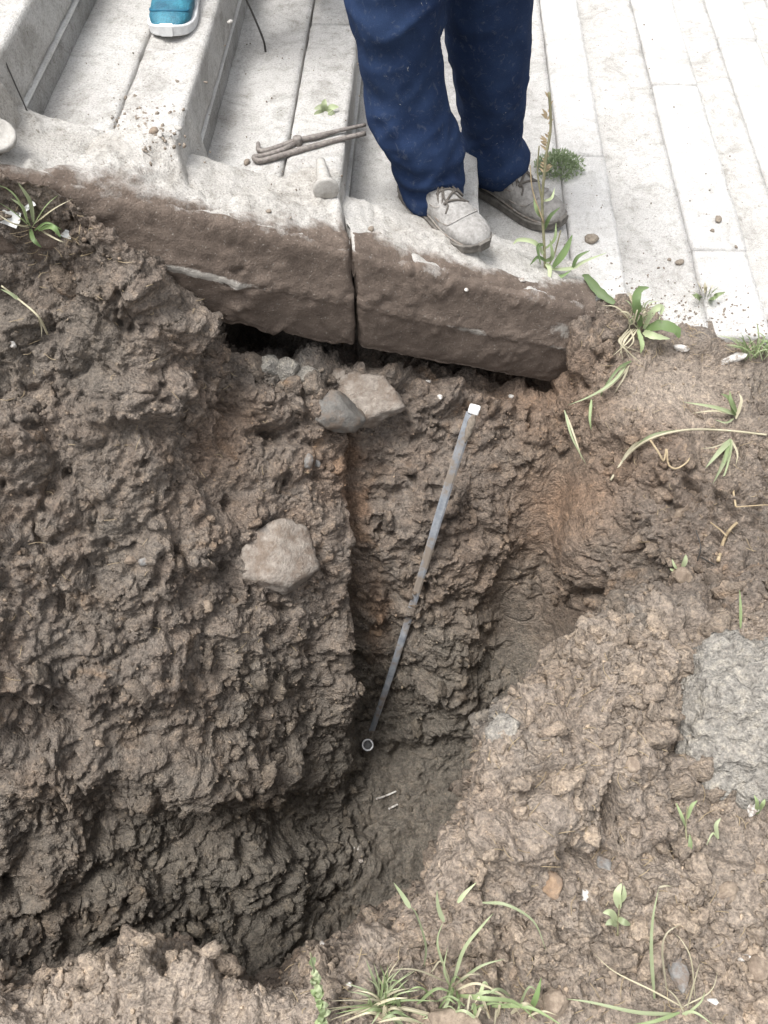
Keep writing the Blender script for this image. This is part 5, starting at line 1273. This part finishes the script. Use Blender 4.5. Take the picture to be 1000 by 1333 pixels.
p_ = Plant('grass_tuft', 885, 1300, 'straw-green grass tuft around the long grey stone at lower right', 'grass')
for a, w_, mt in (([(852, 1300, 0), (848, 1240, .06), (850, 1195, .09), (858, 1155, .1)], 6, M_PALEG), ([(858, 1155, .1), (868, 1153, .1), (876, 1155, .095)], 3, M_STRAW), ([(868, 1290, 0), (862, 1240, .06), (868, 1215, .08), (888, 1202, .08)], 4, M_STRAW), ([(905, 1300, 0), (900, 1250, .06), (888, 1225, .07), (878, 1215, .07)], 2.4, M_STRAW), ([(890, 1312, 0), (850, 1290, .04), (800, 1265, .04), (772, 1240, .04)], 3, M_STRAW), ([(880, 1320, 0), (830, 1318, .05), (770, 1305, .05), (735, 1300, .04)], 6, M_PALEG), ([(885, 1318, 0), (850, 1330, .04), (812, 1336, .03)], 6, M_GRASS), ([(895, 1312, 0), (905, 1275, .05), (912, 1252, .06)], 3, M_STRAW), ([(890, 1310, 0), (925, 1290, .04), (935, 1262, .05)], 2.4, M_STRAW), ([(888, 1320, 0), (905, 1318, .03), (930, 1335, .02)], 5, M_PALEG), ([(890, 1318, 0), (880, 1298, .04), (862, 1282, .04)], 3, M_STRAW), ([(892, 1322, 0), (912, 1305, .04), (918, 1290, .05)], 4, M_PALEG)):
    p_.leaf(a, w_ * .78, mt, name='blade', n=16)
p_ = Plant('long_grass', 700, 1220, 'single long bent grass blade on the mound above the orange stone', 'grass')
p_.leaf([(628, 1175, .03), (660, 1178, .05), (695, 1200, .04), (712, 1240, .01)], 4, M_PALEG, n=18)
# thin stems standing on the steps
def stemthing(name, u, v, H, lst, w_, mt, lab):
    q = Plant(name, u, v, lab, 'weed', H); q.stem(lst, w_, mt, n=24)
stemthing('dead_weed', 33, 162, .87, [(33, 162, 0), (37, 150, .02), (20, 110, .05), (6, 78, .07)], 2.2, M_DARKWIRE, 'thin dark stem leaning at the left edge before the riser')
stemthing('dead_weed', 346, 66, T2, [(346, 68, 0), (343, 52, .03), (330, 20, .07), (318, -6, .1)], 3, M_DARKWIRE, 'thin dark stem leaning on the riser below the teal shoe, at the top')

p_ = Plant('grass_tuft', 560, 1325, 'low pale grass spreading along the bottom edge behind the broad pale stone', 'grass')
for k in range(34):
    u0, v0 = random.uniform(470, 690), random.uniform(1296, 1336); a = random.uniform(-3.3, .2); r = random.uniform(24, 64)
    p_.leaf([(u0, v0, .0), (u0 + math.cos(a) * r * .5, v0 + math.sin(a) * r * .45 - 6, .04), (u0 + math.cos(a) * r, v0 + math.sin(a) * r * .4, .03)], random.uniform(2.5, 5.5), random.choice((M_PALEG, M_STRAW, M_GRASS)), name='blade')

# dead grass and fine root bits lying about: uncountable litter
parts = []
def straw(u, v):
    c, nr = hit(u, v, .003)
    if (c - CAM0).length > 2.6: return
    a = random.uniform(0, 6.28); L_ = random.uniform(.008, .035)
    t1 = Vector((math.cos(a), math.sin(a), random.uniform(-.1, .3))); t1 = (t1 - nr * t1.dot(nr) * .8).normalized()
    w_ = nr.cross(t1) * random.uniform(-.4, .4)
    parts.append(tube_vf([tuple(c - t1 * L_ / 2), tuple(c + nr * .004 + w_ * L_ * .4), tuple(c + t1 * L_ / 2 + nr * random.uniform(-.002, .006))], [.0007, .0005], 4, 6))
for k in range(150): straw(random.uniform(620, 1000), random.uniform(820, 1330))
for k in range(60): straw(random.gauss(835, 60), random.gauss(430, 25))
for k in range(50): straw(random.uniform(790, 1000), random.uniform(450, 720))
for k in range(40): straw(random.uniform(380, 700), random.uniform(1230, 1333))
for k in range(50): straw(random.gauss(60, 45), random.gauss(310, 25))
for k in range(70): straw(random.uniform(0, 430), random.uniform(350, 900))
V, F = vf_join(parts)
o = obj('straw_litter', mesh_py('straw_litter', V, F), M_STEM); o['kind'] = 'stuff'
tag(o, 'tiny dead grass bits and root hairs scattered over the soil', 'litter')
